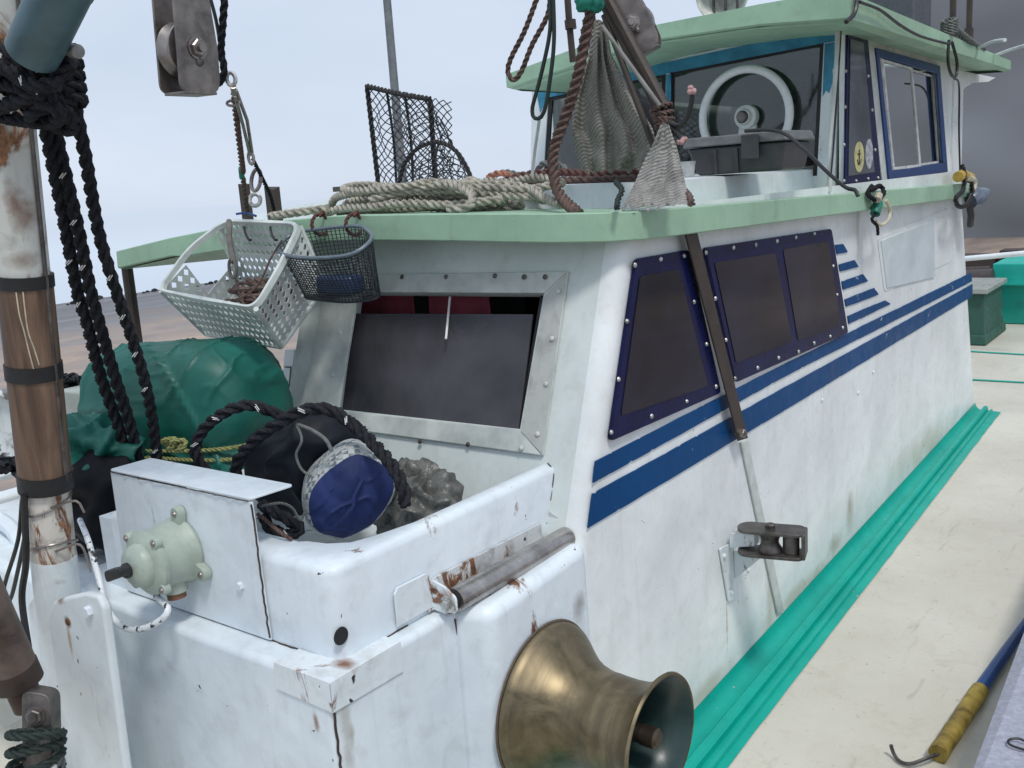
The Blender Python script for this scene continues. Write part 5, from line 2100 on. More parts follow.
pts = [sy(232, 262, 1.87) + V((math.cos(t) * .018, 0, math.sin(t) * .03 - .02)) for t in [2 * math.pi * i / 14 for i in range(14)]]
mb.tube(pts, .005, 6, closed=True)
tag(mb.build('strap_hook', plain('olive_strap', (.15, .14, .12), .6)), 'worn webbing strap with a ring hanging inside the plastic crate', 'strap')
for i, (px, lab) in enumerate(((243, 'left black hook holding the plastic crate on the roof edge'), (269, 'right black hook holding the plastic crate on the roof edge'))):
    cable('crate_hook', [sy(px, 216, 2.035), sy(px + 1, 222, 2.02), sy(px + 2, 232, 1.96), sy(px + 6, 240, 1.94), sy(px + 8, 240, 1.95)], .004, 'blackpl', lab, 'hook')
# black wire basket
bk = empty('wire_basket', sy(335, 300, 1.92), 'small black wire basket with a blue-grey rim hooked on the green roof edge', 'basket')
top_ = [sy(300, 232, 2.0), sy(353, 226, 2.0), sy(368, 231, 1.95), sy(371, 240, 1.90), sy(352, 254, 1.84), sy(320, 258, 1.84), sy(290, 256, 1.87), sy(278, 250, 1.90), sy(282, 242, 1.95)]
bot_ = [sy(322, 294, 2.0), sy(362, 290, 2.0), sy(376, 290, 1.97), sy(380, 295, 1.94), sy(370, 300, 1.91), sy(345, 302, 1.90), sy(320, 300, 1.91), sy(306, 298, 1.94), sy(308, 295, 1.97)]
ct = resample(curve(top_, .01, True), .9, True) if 0 else curve(top_, .01, True)


def loop_n(P, n):
    c = curve(P, .005, True)
    c = c + [c[0]]
    L = sum((c[i + 1] - c[i]).length for i in range(len(c) - 1))
    return resample(c[:-1], L / n * .9999, True)[:n]


NB = 56
t_l, b_l = loop_n(top_, NB), loop_n(bot_, NB)
NB = min(len(t_l), len(b_l))
mb = MB()
for j in range(NB):
    mb.tube([t_l[j], t_l[j].lerp(b_l[j], .5), b_l[j]], .0014, 4)
for i in range(1, 19):
    t = i / 18
    mb.tube([t_l[j].lerp(b_l[j], t) for j in range(NB)], .0014 if i < 18 else .004, 4, closed=True)
cb_ = sum(b_l, V()) / NB
for k in range(NB // 2):
    mb.tube([b_l[k], b_l[NB - 1 - k]], .0014, 4)
mb.build('mesh', M['blackmesh'], bk, smooth=False)
mb = MB()
mb.tube(t_l[:NB], .0055, 8, closed=True)
mb.build('rim', M['bluegrey'], bk)
mb = MB()
mb.box(cb_ + V((-.08, -.03, .005)), cb_ + V((.07, .03, .06)))
tag(mb.build('blue_packet', plain('dark_blue_plastic', (.015, .035, .11), .3), bevel=.012), 'dark blue packet lying in the small black wire basket', 'packet')
for px, lab in ((320, 'left rust-red cord tie of the black wire basket'), (354, 'right rust-red cord tie of the black wire basket')):
    m_ = MB()
    c = sy(px, 222, 2.03)
    pts = [c + V((math.cos(t) * .006, math.cos(t) * .028, math.sin(t) * .03 - .008)) for t in [2 * math.pi * i / 16 for i in range(16)]]
    rope_mb(m_, pts, .006, closed=True)
    rope_mb(m_, [c + V((0, .02, .02)), c + V((.012, .0, .03)), c + V((.015, -.01, .015))], .006)
    tag(m_.build('cord_tie', [M['roperust'], M['tracer']], angle=60), lab, 'cord')

# ------------------------------------------------------------ rope coils on the roof
mb = MB()
rn = random.Random(11)
for k in range(9):
    t0 = rn.uniform(0, 6.28)
    cx0 = -2.12 + rn.uniform(-.10, .10)
    cy0 = 2.36 + rn.uniform(-.04, .06)
    rx, ry = rn.uniform(.24, .38), rn.uniform(.08, .16)
    zb = camber(-2.1) - .005 + .018 + k * .0085
    pts = []
    for i in range(14):
        t = t0 + 2 * math.pi * i / 14
        x, y = cx0 + rx * math.cos(t) * (1 + .08 * math.sin(3 * t + k)), cy0 + ry * math.sin(t)
        pts.append(V((x, max(2.12, y), zb + .012 * math.sin(2 * t + k) - (.02 if abs(x - cx0) > .25 else 0) + (camber(x) - camber(-2.1)) * .7)))
    rope_mb(mb, pts, .0135, closed=True, pitch=.075)
rope_mb(mb, [V((-2.2, 2.2, 1.63)), V((-1.95, 2.25, 1.66)), V((-1.78, 2.18, 1.63)), V((-1.74, 2.12, 1.595)), V((-1.80, 2.10, 1.59))], .0135)
rope_mb(mb, [V((-1.95, 2.35, 1.66)), V((-1.75, 2.38, 1.64)), V((-1.6, 2.3, 1.60)), V((-1.5, 2.22, 1.585))], .0135)
rope_mb(mb, [V((-2.4, 2.2, 1.61)), V((-2.55, 2.16, 1.60)), V((-2.66, 2.18, 1.595)), V((-2.7, 2.3, 1.60)), V((-2.6, 2.4, 1.61))], .0135)
tag(mb.build('rope_coil', [M['ropebeige'], M['tracer']], angle=60), 'thick beige rope coiled on the front edge of the green roof', 'rope')
# reddish ropes lying on the trunk
rope('trunk_rope', [sy(505, 180, 2.75), sy(530, 174, 2.75), sy(560, 172, 2.75), sy(600, 174, 2.72), sy(640, 172, 2.72), sy(668, 174, 2.7)], .014, 'roperust', 'rust red rope lying along the white roof trunk behind the hanging net')
rope('trunk_rope', [sy(515, 182, 2.68), sy(545, 180, 2.68), sy(580, 180, 2.66), sy(620, 179, 2.66), sy(650, 178, 2.64)], .014, 'ropebrown', 'brown rope lying along the front edge of the white roof trunk')
rope('trunk_rope', [sy(490, 178, 2.85), sy(505, 172, 2.85), sy(525, 176, 2.85), sy(545, 176, 2.85), sy(565, 168, 2.85), sy(545, 163, 2.85), sy(536, 172, 2.85)], .011, 'ropegrey', 'grey rope looped at the front of the wheelhouse beside an orange end')
rope('trunk_rope', [sy(488, 177, 2.8), sy(500, 173, 2.8), sy(515, 177, 2.8), sy(528, 181, 2.78)], .012, 'orange', 'orange rope end lying above the beige coil')
mb = MB()
mb.box(sy(333, 192, 2.7), sy(333, 187, 2.7) + V((.22, .06, 0)))
tag(mb.build('wooden_block', plain('dark_wood', (.08, .07, .06), .7)), 'dark wooden stick end lying left of the beige rope coil', 'stick')

# folded net cage behind the coil
cg = empty('net_cage', sy(410, 195, 2.9), 'black net cage with a square frame standing behind the beige rope coil', 'net cage')
mb = MB()
f1, f2, f3, f4 = sy(367, 86, 2.95), sy(430, 99, 2.85), sy(436, 188, 2.85), sy(379, 190, 2.95)
fm = [f1, f2, f3, f4]
for k in range(4):
    rope_mb(mb, [fm[k], fm[k].lerp(fm[(k + 1) % 4], .5) + V((0, 0, -.004)), fm[(k + 1) % 4]], .011)
for u_1 in (.33, .62):
    rope_mb(mb, [f1.lerp(f2, u_1), f1.lerp(f2, u_1).lerp(f4.lerp(f3, u_1), .5) + V((.01, 0, 0)), f4.lerp(f3, u_1)], .006)
arch = [sy(398, 190, 2.8), sy(404, 165, 2.8), sy(418, 148, 2.8), sy(438, 142, 2.8), sy(455, 150, 2.8), sy(466, 166, 2.8), sy(472, 180, 2.8)]
rope_mb(mb, arch, .009)
side_ = [f2, sy(432, 125, 2.83), sy(450, 150, 2.8), sy(470, 180, 2.8)]
mb.build('frame', [plain('black_frame', (.02, .018, .018), .6), M['tracer']], cg, angle=60)
mb = MB()


def net(A, B, C, D, nu, nv, r_, sg=.02, sd=0):
    def P(i, j):
        u, v = i / nu, j / nv
        p = (A * (1 - u) + B * u) * (1 - v) + (D * (1 - u) + C * u) * v
        nn = noise.noise_vector(V((u * 3.5 + sd, v * 3.5, .5))) * sg
        e = min(u, 1 - u, v, 1 - v) * 4
        return p + nn * min(1, e)
    for i in range(nu + 1):
        for j in range(nv):
            if (i + j) % 2 == 0:
                if i < nu:
                    mb.tube([P(i, j), P(i + 1, j + 1)], r_, 3, cap=False)
                if i > 0:
                    mb.tube([P(i, j), P(i - 1, j + 1)], r_, 3, cap=False)


net(f1, f2, f3, f4, 16, 22, .0026, .03)
net(f1 + V((.02, .12, -.01)), f2 + V((.02, .1, -.01)), f3 + V((0, .1, 0)), f4 + V((0, .12, 0)), 16, 22, .0026, .035, 5)
net(f2, sy(445, 128, 2.85), sy(474, 185, 2.85), f3, 10, 15, .0025, .03, 7)
net(arch[0], arch[3], arch[6], sy(436, 190, 2.8), 10, 10, .0025, .02, 9)
mb.build('netting', M['blackmesh'], cg, smooth=False)

# ------------------------------------------------------------ pulley blocks
def pulley(name, loc, rotm, label, s=1.0):
    o = empty(name, loc, label, 'pulley block')

    def W(p): return V(loc) + rotm @ (V(p) * s)
    H, Wd, G = .30, .066, .042          # local: x = axle, z up
    for sgn, nm in ((1, 'cheek_plate'), (-1, 'cheek_plate')):
        m_ = MB()
        pts = roundpoly([(sgn * G, -Wd, -.10), (sgn * G, -Wd * .8, -.115), (sgn * G, Wd * .8, -.115), (sgn * G, Wd, -.09), (sgn * G, Wd * 1.05, .0), (sgn * G, Wd * .8, .19), (sgn * G, -Wd * .85, .19)], .014)
        m_.plate([W(p) for p in pts], rotm @ V((sgn * .008 * s, 0, 0)))
        m_.build(nm, M['galv'], o, bevel=.002)
    m_ = MB()
    m_.plate([W(p) for p in ((-G, -.056, -.121), (G + .008, -.056, -.121), (G + .008, .052, -.121), (-G, .052, -.121))], rotm @ V((0, 0, .008 * s)))
    m_.build('end_strap', M['galv'], o, bevel=.002)
    m_ = MB()
    ax_ = rotm @ V((1, 0, 0))
    m_.lathe([(0, -.028 * s), (.074 * s, -.028 * s), (.076 * s, -.024 * s), (.062 * s, -.006 * s), (.06 * s, 0), (.062 * s, .006 * s), (.076 * s, .024 * s), (.074 * s, .028 * s), (0, .028 * s)], W((0, 0, .0)), ax_, 36)
    m_.build('sheave', M['steel'], o)
    m_ = MB()
    m_.hexbolt(W((G + .008, 0, 0)), ax_, .024 * s, .016 * s)
    m_.lathe([(0, 0), (.03 * s, 0), (.03 * s, .004 * s), (0, .004 * s)], W((G + .0085, 0, 0)), ax_, 20)
    m_.cyl(W((G, 0, 0)), W((G + .034, 0, 0)), .011 * s, 12)
    m_.build('axle_bolt', M['steel'], o)
    m_ = MB()
    m_.dome(W((G + .008, .004, -.035)), ax_, .013 * s, .008 * s)
    m_.build('grease_nipple', M['steel_dark'], o)
    return o


pl1 = sy(186, 50, 1.6)
pulley('pulley_block', pl1, Matrix.Rotation(math.radians(2), 3, 'Y'), 'grey steel pulley block hanging above the crate at upper left', .93)
pl2 = sy(634, 24, 2.45)
_z = (vz * .9 - vx * .46 + vn * .1).normalized()
_x = (vn * .86 - vx * .35).normalized()
_x = (_x - _z * _x.dot(_z)).normalized()
_y = _z.cross(_x)
pulley('pulley_block', pl2, Matrix((_x, _y, _z)).transposed(), 'grey steel pulley block leaning over the hanging grey net', .72)

# hanging tackle left of centre
rope('tackle_rope', [sy(226, -20, 1.75), sy(223, 20, 1.75), sy(221, 50, 1.76), sy(224, 70, 1.77), sy(219, 84, 1.78)], .011, 'ropeblack', 'black rope dropping beside the upper left pulley block')
cable('tackle_wire', [sy(208, -10, 1.74), sy(216, 20, 1.75), sy(221, 50, 1.76)], .005, 'blackpl', 'thin black wire slanting to the rope beside the upper left pulley block', 'wire')
tk = empty('tackle', sy(255, 210, 2.2), 'chain of shackles and splice running from the black rope down to the roof', 'tackle')


def ringlink(m_, c, rx, rz, r_, tilt=0.0, turn=0.0):
    vx2 = vx * math.cos(turn) + vn * math.sin(turn)
    pts = []
    for i in range(18):
        t = 2 * math.pi * i / 18
        a_, b2 = math.cos(t) * rx, math.sin(t) * rz
        pts.append(c + vx2 * (a_ * math.cos(tilt) - b2 * math.sin(tilt)) + vz * (a_ * math.sin(tilt) + b2 * math.cos(tilt)))
    m_.tube(pts, r_, 8, closed=True)


mb = MB()
ringlink(mb, sy(231, 79, 1.8), .012, .018, .006, .2)
mb.build('shackle', M['bright'], tk)
mb = MB()
mb.tube([sy(233, 86, 1.8), sy(234, 94, 1.82)], [.009, .007], 10)
ringlink(mb, sy(233, 103, 1.84), .018, .008, .004, .1)
mb.build('swivel', M['steel'], tk)
mb = MB()
rope_mb(mb, [sy(234, 92, 1.83), sy(236, 115, 1.9), sy(240, 148, 1.98), sy(243, 172, 2.06)], .010)
mb.build('splice', [M['ropebrown'], M['tracer']], tk, angle=60)
mb = MB()
mb.tube([sy(236, 90, 1.83), sy(247, 120, 1.92), sy(252, 152, 2.0)], .0055, 8)
mb.tube([sy(235, 96, 1.83), sy(243, 125, 1.92), sy(250, 155, 2.0)], .005, 8)
mb.build('turnbuckle', M['steel'], tk)
mb = MB()
ringlink(mb, sy(251, 158, 2.02), .008, .02, .005, .15)
ringlink(mb, sy(256, 180, 2.1), .017, .036, .0065, -.15, .3)
mb.build('hook', M['steel'], tk)
mb = MB()
ringlink(mb, sy(255, 200, 2.15), .018, .020, .007)
mb.build('square_shackle', M['bright'], tk)
mb = MB()
mb.tube([sy(241, 168, 2.06), sy(242, 178, 2.08)], .009, 8)
mb.build('green_knot', plain('green_twine', (.02, .22, .15), .7), tk)
rope('tackle_rope', [sy(243, 178, 2.08), sy(245, 195, 2.12), sy(247, 214, 2.16)], .009, 'ropebrown', 'short brown rope tail below the green knot of the hanging tackle')
rope('tackle_rope', [sy(253, 160, 2.03), sy(262, 178, 2.12), sy(270, 195, 2.2), sy(274, 210, 2.24)], .007, 'ropeblack', 'thin black rope slanting right from the hanging tackle')
for (px0, px1, lab) in ((238, 243, 'dark wooden slat standing on the roof edge left of the tackle'), (264, 273, 'dark wooden slat wrapped in net right of the tackle')):
    mb = MB()
    a_, b2 = sy(px0, 184 if px0 < 250 else 187, 2.35), sy(px1, 184 if px0 < 250 else 187, 2.35)
    zb = camber(a_.x) - .004
    mb.hexa([(a_.x, 2.35, zb), (b2.x, 2.35, zb), (b2.x, 2.38, zb), (a_.x, 2.38, zb), (a_.x, 2.35, a_.z), (b2.x, 2.35, b2.z - .01), (b2.x, 2.38, b2.z), (a_.x, 2.38, a_.z)])
    tag(mb.build('slat', M['brown_bar']), lab, 'slat')
cable('blue_twine', [sy(236, 214, 2.1), sy(246, 213, 2.12), sy(256, 216, 2.12)], .004, 'gaffb', 'short blue cord at the foot of the hanging tackle', 'cord')

# ------------------------------------------------------------ rigging over the roof centre
rope('rigging_rope', [sy(600, -15, 2.3), sy(590, 15, 2.3), sy(578, 75, 2.3), sy(566, 115, 2.3), sy(554, 150, 2.28), sy(555, 180, 2.25), sy(562, 198, 2.22), sy(578, 213, 2.16)], .0165, 'ropebrown', 'thick brown rope hanging in front of the wheelhouse down to the green roof', pitch=.07)
rope('rigging_rope', [sy(540, -10, 2.5), sy(525, 30, 2.5), sy(511, 58, 2.5), sy(508, 72, 2.5), sy(514, 80, 2.5), sy(522, 70, 2.5), sy(532, 45, 2.5), sy(548, 14, 2.5), sy(550, -10, 2.5)], .0085, 'ropebrown', 'slack brown rope loop hanging left of the wheelhouse roof corner')
cable('rigging_line', [sy(549, -10, 2.4), sy(550, 30, 2.4), sy(541, 75, 2.4), sy(532, 110, 2.4), sy(536, 119, 2.4), sy(544, 112, 2.4), sy(550, 80, 2.4), sy(554, 40, 2.4), sy(553, -10, 2.4)], .006, 'ropegreen', 'dark green cord loop hanging beside the wheelhouse corner', 'cord')
mb = MB()
mb.tube([sy(567, -10, 2.5), sy(569, 20, 2.5), sy(573, 62, 2.5)], .010, 10)
mb.cyl(sy(570, 20, 2.5), sy(571, 29, 2.5), .017, 12)
tag(mb.build('rigging_screw', M['brown_bar']), 'rusty rigging screw hanging left of the thick brown rope', 'rigging screw')
mb = MB()
mb.tube([sy(540, 115, 2.55), sy(535, 150, 2.57), sy(532, 176, 2.6)], .005, 8)
tag(mb.build('thin_rod', M['alu']), 'thin pale rod standing at the left corner of the wheelhouse', 'rod')
q = sy(590, 0, 2.3)
tag(blob('green_twine', q, (.03, .03, .03), (0, 0, 0), 'ropegreen', None, wr=.012, ws=(60, 60, 60), nseg=24, nr=16), 'knot of green twine at the head of the thick brown rope', 'twine')
bpy.data.objects['green_twine'].data.materials[0] = plain('bright_green_twine', (.01, .20, .14), .7)


# hanging net: gathered cloth
def drape(name, rows, label, nu=90, amp=.02, seedv=0, folds=9, mat='netgrey'):
    """rows: list of (left point, right point)"""
    m_ = MB()
    vs, fs = [], []
    nv = 44
    for j in range(nv + 1):
        v = j / nv * (len(rows) - 1)
        i0 = min(int(v), len(rows) - 2)
        t = v - i0
        t = t * t * (3 - 2 * t) if 0 else t
        l = rows[i0][0].lerp(rows[i0 + 1][0], t)
        r_ = rows[i0][1].lerp(rows[i0 + 1][1], t)
        wd = (r_ - l).length
        for i in range(nu + 1):
            u = i / nu
            p = l.lerp(r_, u)
            ph = u * folds * 2 * math.pi + seedv + 1.5 * noise.noise(V((u * 3, j / nv * 2.5, seedv)))
            p = p + vn * (math.sin(ph) * amp * min(1, wd * 5) + noise.noise(V((u * 7 + seedv, j / nv * 6, 2))) * amp)
            p = p + vz * (noise.noise(V((u * 5, j / nv * 3, seedv + 5))) * .012 if 0 < j < nv else (noise.noise(V((u * 14, 0, seedv))) * .02 if j == nv else 0))
            vs.append(p)
    for j in range(nv):
        for i in range(nu):
            a_ = j * (nu + 1) + i
            fs.append((a_, a_ + 1, a_ + nu + 2, a_ + nu + 1))
    m_.add(vs, fs)
    return tag(m_.build(name, M[mat], angle=80), label, 'net')


yn = 2.45
drape('hanging_net', [(sy(592, 18, yn), sy(606, 22, yn)), (sy(588, 60, yn), sy(612, 55, yn)), (sy(574, 100, yn), sy(634, 95, yn)), (sy(571, 130, yn), sy(654, 130, yn)), (sy(575, 150, yn), sy(658, 150, yn)), (sy(582, 172, yn), sy(646, 170, yn))], 'grey fine-mesh net gathered and hanging in front of the wheelhouse window', amp=.015, folds=3.7)
drape('net_tip', [(sy(661, 124, 2.33), sy(669, 124, 2.33)), (sy(650, 150, 2.33), sy(678, 150, 2.33)), (sy(636, 180, 2.3), sy(686, 185, 2.28)), (sy(621, 209, 2.22), sy(691, 204, 2.22))], 'pale grey net tip spread in a triangle over the green roof edge', amp=.006, folds=2, seedv=4, mat='nettip')
# dark poles bundled with the net
sp = empty('spar_bundle', sy(630, 100, 2.4), 'bundle of dark spars slanting down through the hanging grey net', 'spars')
mb = MB()
for (a_, b2, r_) in (((598, -5), (668, 128), .011), ((606, -5), (664, 105), .016), ((604, 15), (655, 150), .009), ((612, 5), (672, 120), .008)):
    mb.cyl(sy(*a_, 2.38), sy(*b2, 2.38), r_, 10)
mb.build('spar', M['brown_bar'], sp)
mb = MB()
mb.cyl(sy(602, 26, 2.33), sy(660, 106, 2.33), .006, 10)
mb.build('pale_spar', plain('grey_spar', (.17, .165, .155), .5, nsc=20, var=.4), sp)
mb = MB()
for k in range(5):
    c = sy(661 + k * 1.2, 108 + k * 5, 2.37)
    pts = [c + (vx * math.cos(t) * .026 + vn * math.sin(t) * .026 + vz * .008 * math.cos(t + k)) for t in [2 * math.pi * i / 12 for i in range(12)]]
    rope_mb(mb, pts, .006, closed=True)
mb.build('binding', [M['ropebrown'], M['tracer']], sp, angle=60)
q = sy(642, 128, 2.60)
tag(blob('dark_net_bundle', q, (.055, .06, .16), (0, math.radians(-32), 0), 'tarpdark', None, e=.9, wr=.02, ws=(16, 16, 8), nseg=48, nr=32), 'dark bundled netting behind the slanting spars', 'net')
for P, lab, e2 in (([(668, 122), (678, 126), (687, 118), (692, 100), (692, 92)], 'black hose with a pink tip curling up beside the spars', (692, 90)), ([(668, 126), (674, 130), (680, 138), (682, 142)], 'short black hose with a pink tip pointing down beside the spars', (682, 142))):
    cable('hose', [sy(*p, 2.35) for p in P], .0065, 'blackpl', lab, 'hose')
    ho = [o for o in bpy.data.objects if o.name.startswith('hose')][-1]
    mb = MB()
    c = sy(*e2, 2.35)
    m2 = MB()
    for k in range(5):
        m2.dome(c + V((random.uniform(-.008, .008), random.uniform(-.008, .008), random.uniform(-.006, .006))), (random.uniform(-1, 1), -.5, random.uniform(-.2, 1)), .008, .010, 8)
    m2.build('tip', plain('pink_tip', (.42, .26, .25), .7), ho)
rope('net_tie', [sy(616, 182, 2.25), sy(622, 190, 2.2), sy(618, 200, 2.16), sy(617, 208, 2.12)], .008, 'ropegreen', 'short dark rope tail on the roof edge left of the pale net tip')
rope('net_tie', [sy(684, 190, 2.3), sy(690, 197, 2.25), sy(692, 204, 2.22)], .009, 'ropebrown', 'short brown rope tail on the roof edge right of the pale net tip')

# toolbox in front of the wheelhouse window
tbx = empty('toolbox', sy(745, 180, 3.2), 'charcoal plastic toolbox with latches below the wheelhouse window', 'toolbox')


def tb_pt(px, py, y_): return sy(px, py, y_)


y0 = 3.15
bl, brr = sy(694, 180, y0), sy(783, 177, y0)
tl, tr = sy(688, 149, y0), sy(786, 145, y0)
zb = 1.634
mb = MB()
x0, x1 = bl.x, brr.x
mb.hexa([(x0 + .01, y0, zb), (x1 - .005, y0, zb), (x1 - .005, y0 + .22, zb), (x0 + .01, y0 + .22, zb), (tl.x, y0 - .01, tl.z), (tr.x, y0 - .01, tl.z), (tr.x, y0 + .24, tl.z), (tl.x, y0 + .24, tl.z)])
mb.build('body', M['toolbox'], tbx, bevel=.012, seg=3)
mb = MB()
z0, z1 = tl.z + .002, tl.z + .035
mb.hexa([(tl.x - .015, y0 - .02, z0), (tr.x + .01, y0 - .02, z0), (tr.x + .01, y0 + .25, z0), (tl.x - .015, y0 + .25, z0), (tl.x, y0 - .01, z1), (tr.x, y0 - .01, z1), (tr.x, y0 + .24, z1), (tl.x, y0 + .24, z1)])
mb.build('lid', plain('grey_lid', (.13, .135, .14), .45), tbx, bevel=.006)
for t in (.68,):
    mb = MB()
    x = tl.x + (tr.x - tl.x) * t
    mb.box((x - .03, y0 - .032, tl.z - .05), (x + .03, y0 - .021, tl.z + .03))
    mb.build('latch', M['toolbox'], tbx, bevel=.003)
for t in (.3, .52):
    mb = MB()
    x = tl.x + (tr.x - tl.x) * t
    mb.hexa([(x - .006, y0 - .006, zb), (x + .006, y0 - .006, zb), (x + .006, y0 + .02, zb), (x - .006, y0 + .02, zb), (x - .006, y0 - .016, tl.z - .01), (x + .006, y0 - .016, tl.z - .01), (x + .006, y0 + .02, tl.z - .01), (x - .006, y0 + .02, tl.z - .01)])
    mb.build('rib', M['toolbox'], tbx)
mb = MB()
q = sy(686, 172, 3.05)
mb.lathe([(.028, 0), (.03, .03), (.034, .05), (.032, .05), (.027, .003), (0, .003)], V((q.x, 3.05, 1.634)), (0, 0, 1), 20)
tag(mb.build('plastic_cup', plain('pale_cup', (.4, .42, .42), .3)), 'small pale plastic cup left of the toolbox', 'cup')
cable('black_cable', [sy(745, 131, 3.13), sy(768, 130, 3.12), sy(785, 134, 3.1), sy(805, 150, 3.0), sy(825, 170, 2.95), sy(845, 187, 2.9), sy(855, 190, 2.88), sy(858, 196, 2.87)], .006, 'blackpl', 'black cable running from the toolbox lid down to the roof edge')
cable('black_cable', [sx(858, -10, -1.13), sx(855, 12, -1.13), sx(846, 22, -1.14)], .008, 'blackpl', 'black cable knotted at the starboard corner of the wheelhouse roof')
cable('black_cable', [sx(860, 2, -1.12), sx(880, 10, -1.12), sx(900, 25, -1.12), sx(920, 36, -1.12), sx(945, 43, -1.12), sx(950, 43, -1.12)], .006, 'blackpl', 'black cable sagging along the side edge of the wheelhouse roof')
cable('black_cable', [sx(949, 40, -1.12), sx(948, 60, -1.12), sx(951, 74, -1.12), sx(956, 76, -1.12), sx(957, 62, -1.12), sx(952, 42, -1.12)], .007, 'blackpl', 'black cable loop hanging from the aft wheelhouse roof edge')
cable('black_cable', [sx(954, 78, -1.2), sx(959, 86, -1.25), sx(959, 130, -1.27), sx(960, 170, -1.27)], .005, 'blackpl', 'black cable running down the aft edge of the wheelhouse')
cable('white_cable', [sx(978, 48, -1.14), sx(992, 42, -1.0), sx(1005, 40, -.9)], .008, 'white', 'short white cable leaving the aft wheelhouse roof edge')
cable('white_cable', [sx(996, 55, -1.13), sx(1010, 50, -1.0), sx(1030, 44, -.8)], .008, 'white', 'white cable trailing off past the aft roof corner')
mb = MB()
c = sx(949, 32, -1.15)
for k in range(5):
    pts = [c + V((math.cos(t) * .03, math.sin(t) * .03, .012 * k + .01 * math.sin(t))) for t in [2 * math.pi * i / 12 for i in range(12)]]
    rope_mb(mb, pts, .009, closed=True)
rope_mb(mb, [c + V((0, .1, .02)), c + V((.01, .3, -.01)), c + V((0, .5, -.02)), c + V((0, .7, -.03))], .018)
tag(mb.build('mast_lashing', [M['ropegrey'], M['tracer']], angle=60), 'grey rope lashed round the foot of the aerial masts', 'rope')

# snap hook with green grip on the side ledge
hk = empty('snap_hook', sx(877, 215, -1.22), 'green handled hook with a cream loop hanging on the side ledge', 'hook')
mb = MB()
mb.cyl(sx(878, 203, -1.22), sx(875, 214, -1.22), .020, 14)
mb.build('grip', plain('dark_green_grip', (.01, .16, .11), .35), hk)
mb = MB()
rope_mb(mb, [sx(872, 186, -1.25), sx(868, 194, -1.23), sx(876, 200, -1.22), sx(884, 193, -1.23), sx(880, 186, -1.25), sx(872, 190, -1.22)], .010)
rope_mb(mb, [sx(875, 214, -1.22), sx(872, 220, -1.22), sx(877, 226, -1.22), sx(878, 235, -1.22)], .007)
mb.build('lashing', [M['ropeblack'], M['tracer']], hk, angle=60)
mb = MB()
mb.tube(curve([sx(879, 195, -1.21), sx(877, 200, -1.21)], .01), .016, 10)
mb.tube(resample(curve([sx(886, 200, -1.22), sx(890, 210, -1.22), sx(888, 220, -1.22), sx(881, 225, -1.22), sx(876, 222, -1.22)], .01), .01), .008, 8)
mb.build('cream_loop', plain('cream_plastic', (.55, .5, .38), .5), hk)
# yellow and black tackle at the aft corner
yk = empty('corner_tackle', sx(965, 180, -1.22), 'yellow and black tackle with a grey lamp at the aft corner of the ledge', 'tackle')
mb = MB()
mb.tube(curve([sx(958, 177, -1.22), sx(963, 175, -1.22), sx(970, 178, -1.22)], .02), .028, 10)
mb.build('yellow_hook', plain('yellow_plastic', (.5, .33, .06), .5), yk)
mb = MB()
rope_mb(mb, [sx(962, 165, -1.22), sx(965, 175, -1.2), sx(963, 190, -1.2), sx(956, 198, -1.2), sx(958, 206, -1.2), sx(966, 205, -1.2), sx(972, 192, -1.2), sx(970, 178, -1.2)], .012)
mb.tube([sx(968, 198, -1.22), sx(971, 215, -1.22), sx(970, 225, -1.24)], .018, 8)
mb.build('black_strap', [M['blackpl'], M['tracer']], yk, angle=60)
mb = MB()
mb.tube(curve([sx(968, 177, -1.2), sx(974, 182, -1.2), sx(972, 190, -1.2)], .02), .018, 8)
mb.build('cream_knot', plain('cream_cord', (.5, .48, .36), .6), yk)
mb = MB()
mb.lathe([(0, -.06), (.045, -.05), (.055, 0), (.03, .06), (.01, .09), (0, .09)], sx(977, 197, -1.2), (.4, .6, .25), 20)
mb.build('lamp', plain('grey_blue_lamp', (.12, .15, .2), .3), yk)

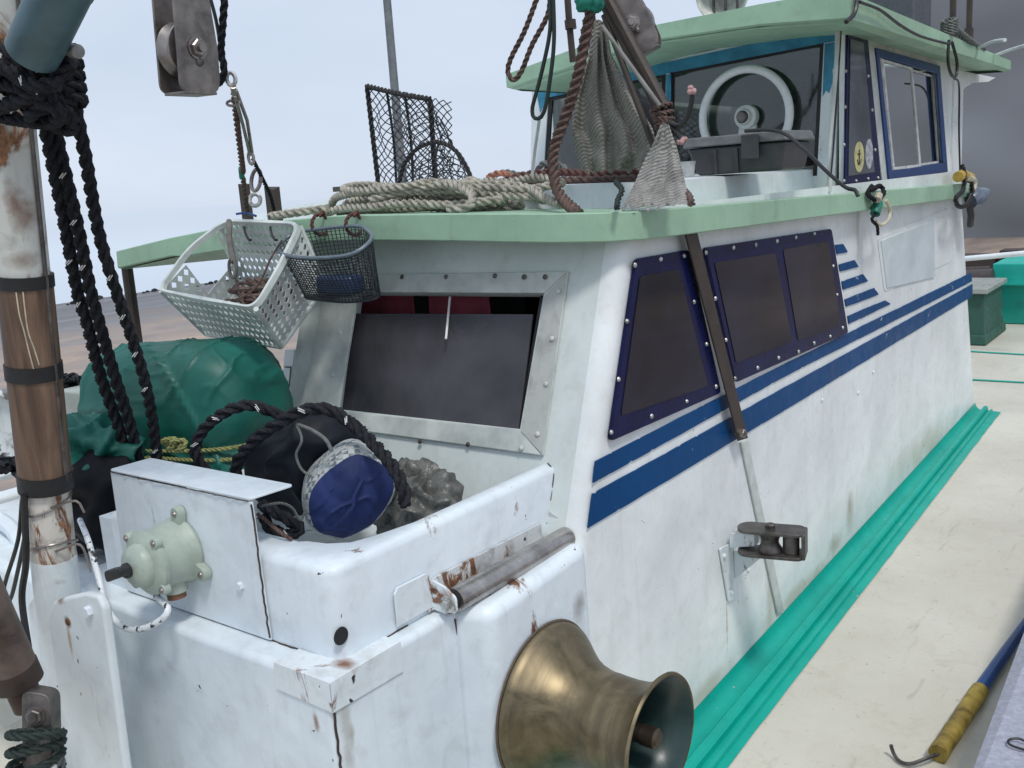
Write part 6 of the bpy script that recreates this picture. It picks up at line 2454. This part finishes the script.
# gaff on the deck
gf = empty('gaff', dk(935, 752, 0), 'gaff with ochre grip, blue shaft and a bent steel hook on the deck', 'gaff')
ga, gb = dk(938, 754, .030), dk(980, 690, .030)
gc = dk(1034, 612, .036)
mb = MB()
pts = resample(curve([ga, ga.lerp(gb, .5), gb], .02), .012)
mb.tube(pts, [.027 + .0004 * math.sin(i * 1.3) + (.0008 if i % 9 < 4 else 0) for i in range(len(pts))], 20)
mb.build('grip', M['gaffy'], gf)
mb = MB()
mb.lathe([(0, -.002), (.026, -.002), (.027, 0)], ga, ga - gb, 20)
mb.build('grip_end', M['gasket'], gf)
mb = MB()
mb.tube([gb - (gb - ga).normalized() * .01, gb.lerp(gc, .4), gc], [.022, .021, .015], 18)
mb.build('shaft', M['gaffb'], gf)
mb = MB()
mb.tube(resample(curve([ga, dk(925, 759, .03), dk(910, 764, .015), dk(899, 761, .010), dk(893, 752, .02), dk(891, 745, .04)], .01), .012), .0055, 8)
mb.build('hook', M['steel_dark'], gf)

# a small framed board on the port side of the cabin front
mb = MB()
mb.plate([sy(*p, 2.25) for p in ((285, 350), (294, 350), (288, 412), (279, 412))], (0, .012, 0))
nb = part(mb, 'port_board', 'white')
mb = MB()
for (p, q) in (((285, 367), (291, 367)), ((291, 367), (287, 408)), ((284, 385), (289, 385))):
    mb.tube([sy(*p, 2.246), sy(*q, 2.246)], .0025, 5)
part(mb, 'board_border', 'gasket', nb)

# ------------------------------------------------------------ groups for repeats
GROUPS = {'hanging_rope': 'thick black ropes hanging past the green bale', 'mooring_rope': 'black ropes lying over the bags', 'trunk_rope': 'ropes lying on the roof trunk',
          'black_cable': 'black cables on the wheelhouse', 'white_cable': 'white cables at the aft roof corner', 'crate_hook': 'hooks holding the plastic crate', 'cord_tie': 'red ties of the wire basket',
          'pulley_block': 'steel pulley blocks', 'slat': 'dark slats by the tackle', 'net_heap': 'small black net heaps', 'black_line': 'black lines beside the mast foot', 'tackle_rope': 'ropes of the hanging tackle',
          'rigging_rope': 'brown rigging ropes over the roof', 'hose': 'short black hoses with pink tips', 'cloth': 'pink cloths inside the front window', 'net_tie': 'rope tails by the pale net tip', 'rope_lashing': 'rope lashings'}
for o in bpy.data.objects:
    if o.parent is None and 'category' in o.keys():
        b_ = o.name.split('.')[0]
        if b_ in GROUPS:
            o['group'] = GROUPS[b_]
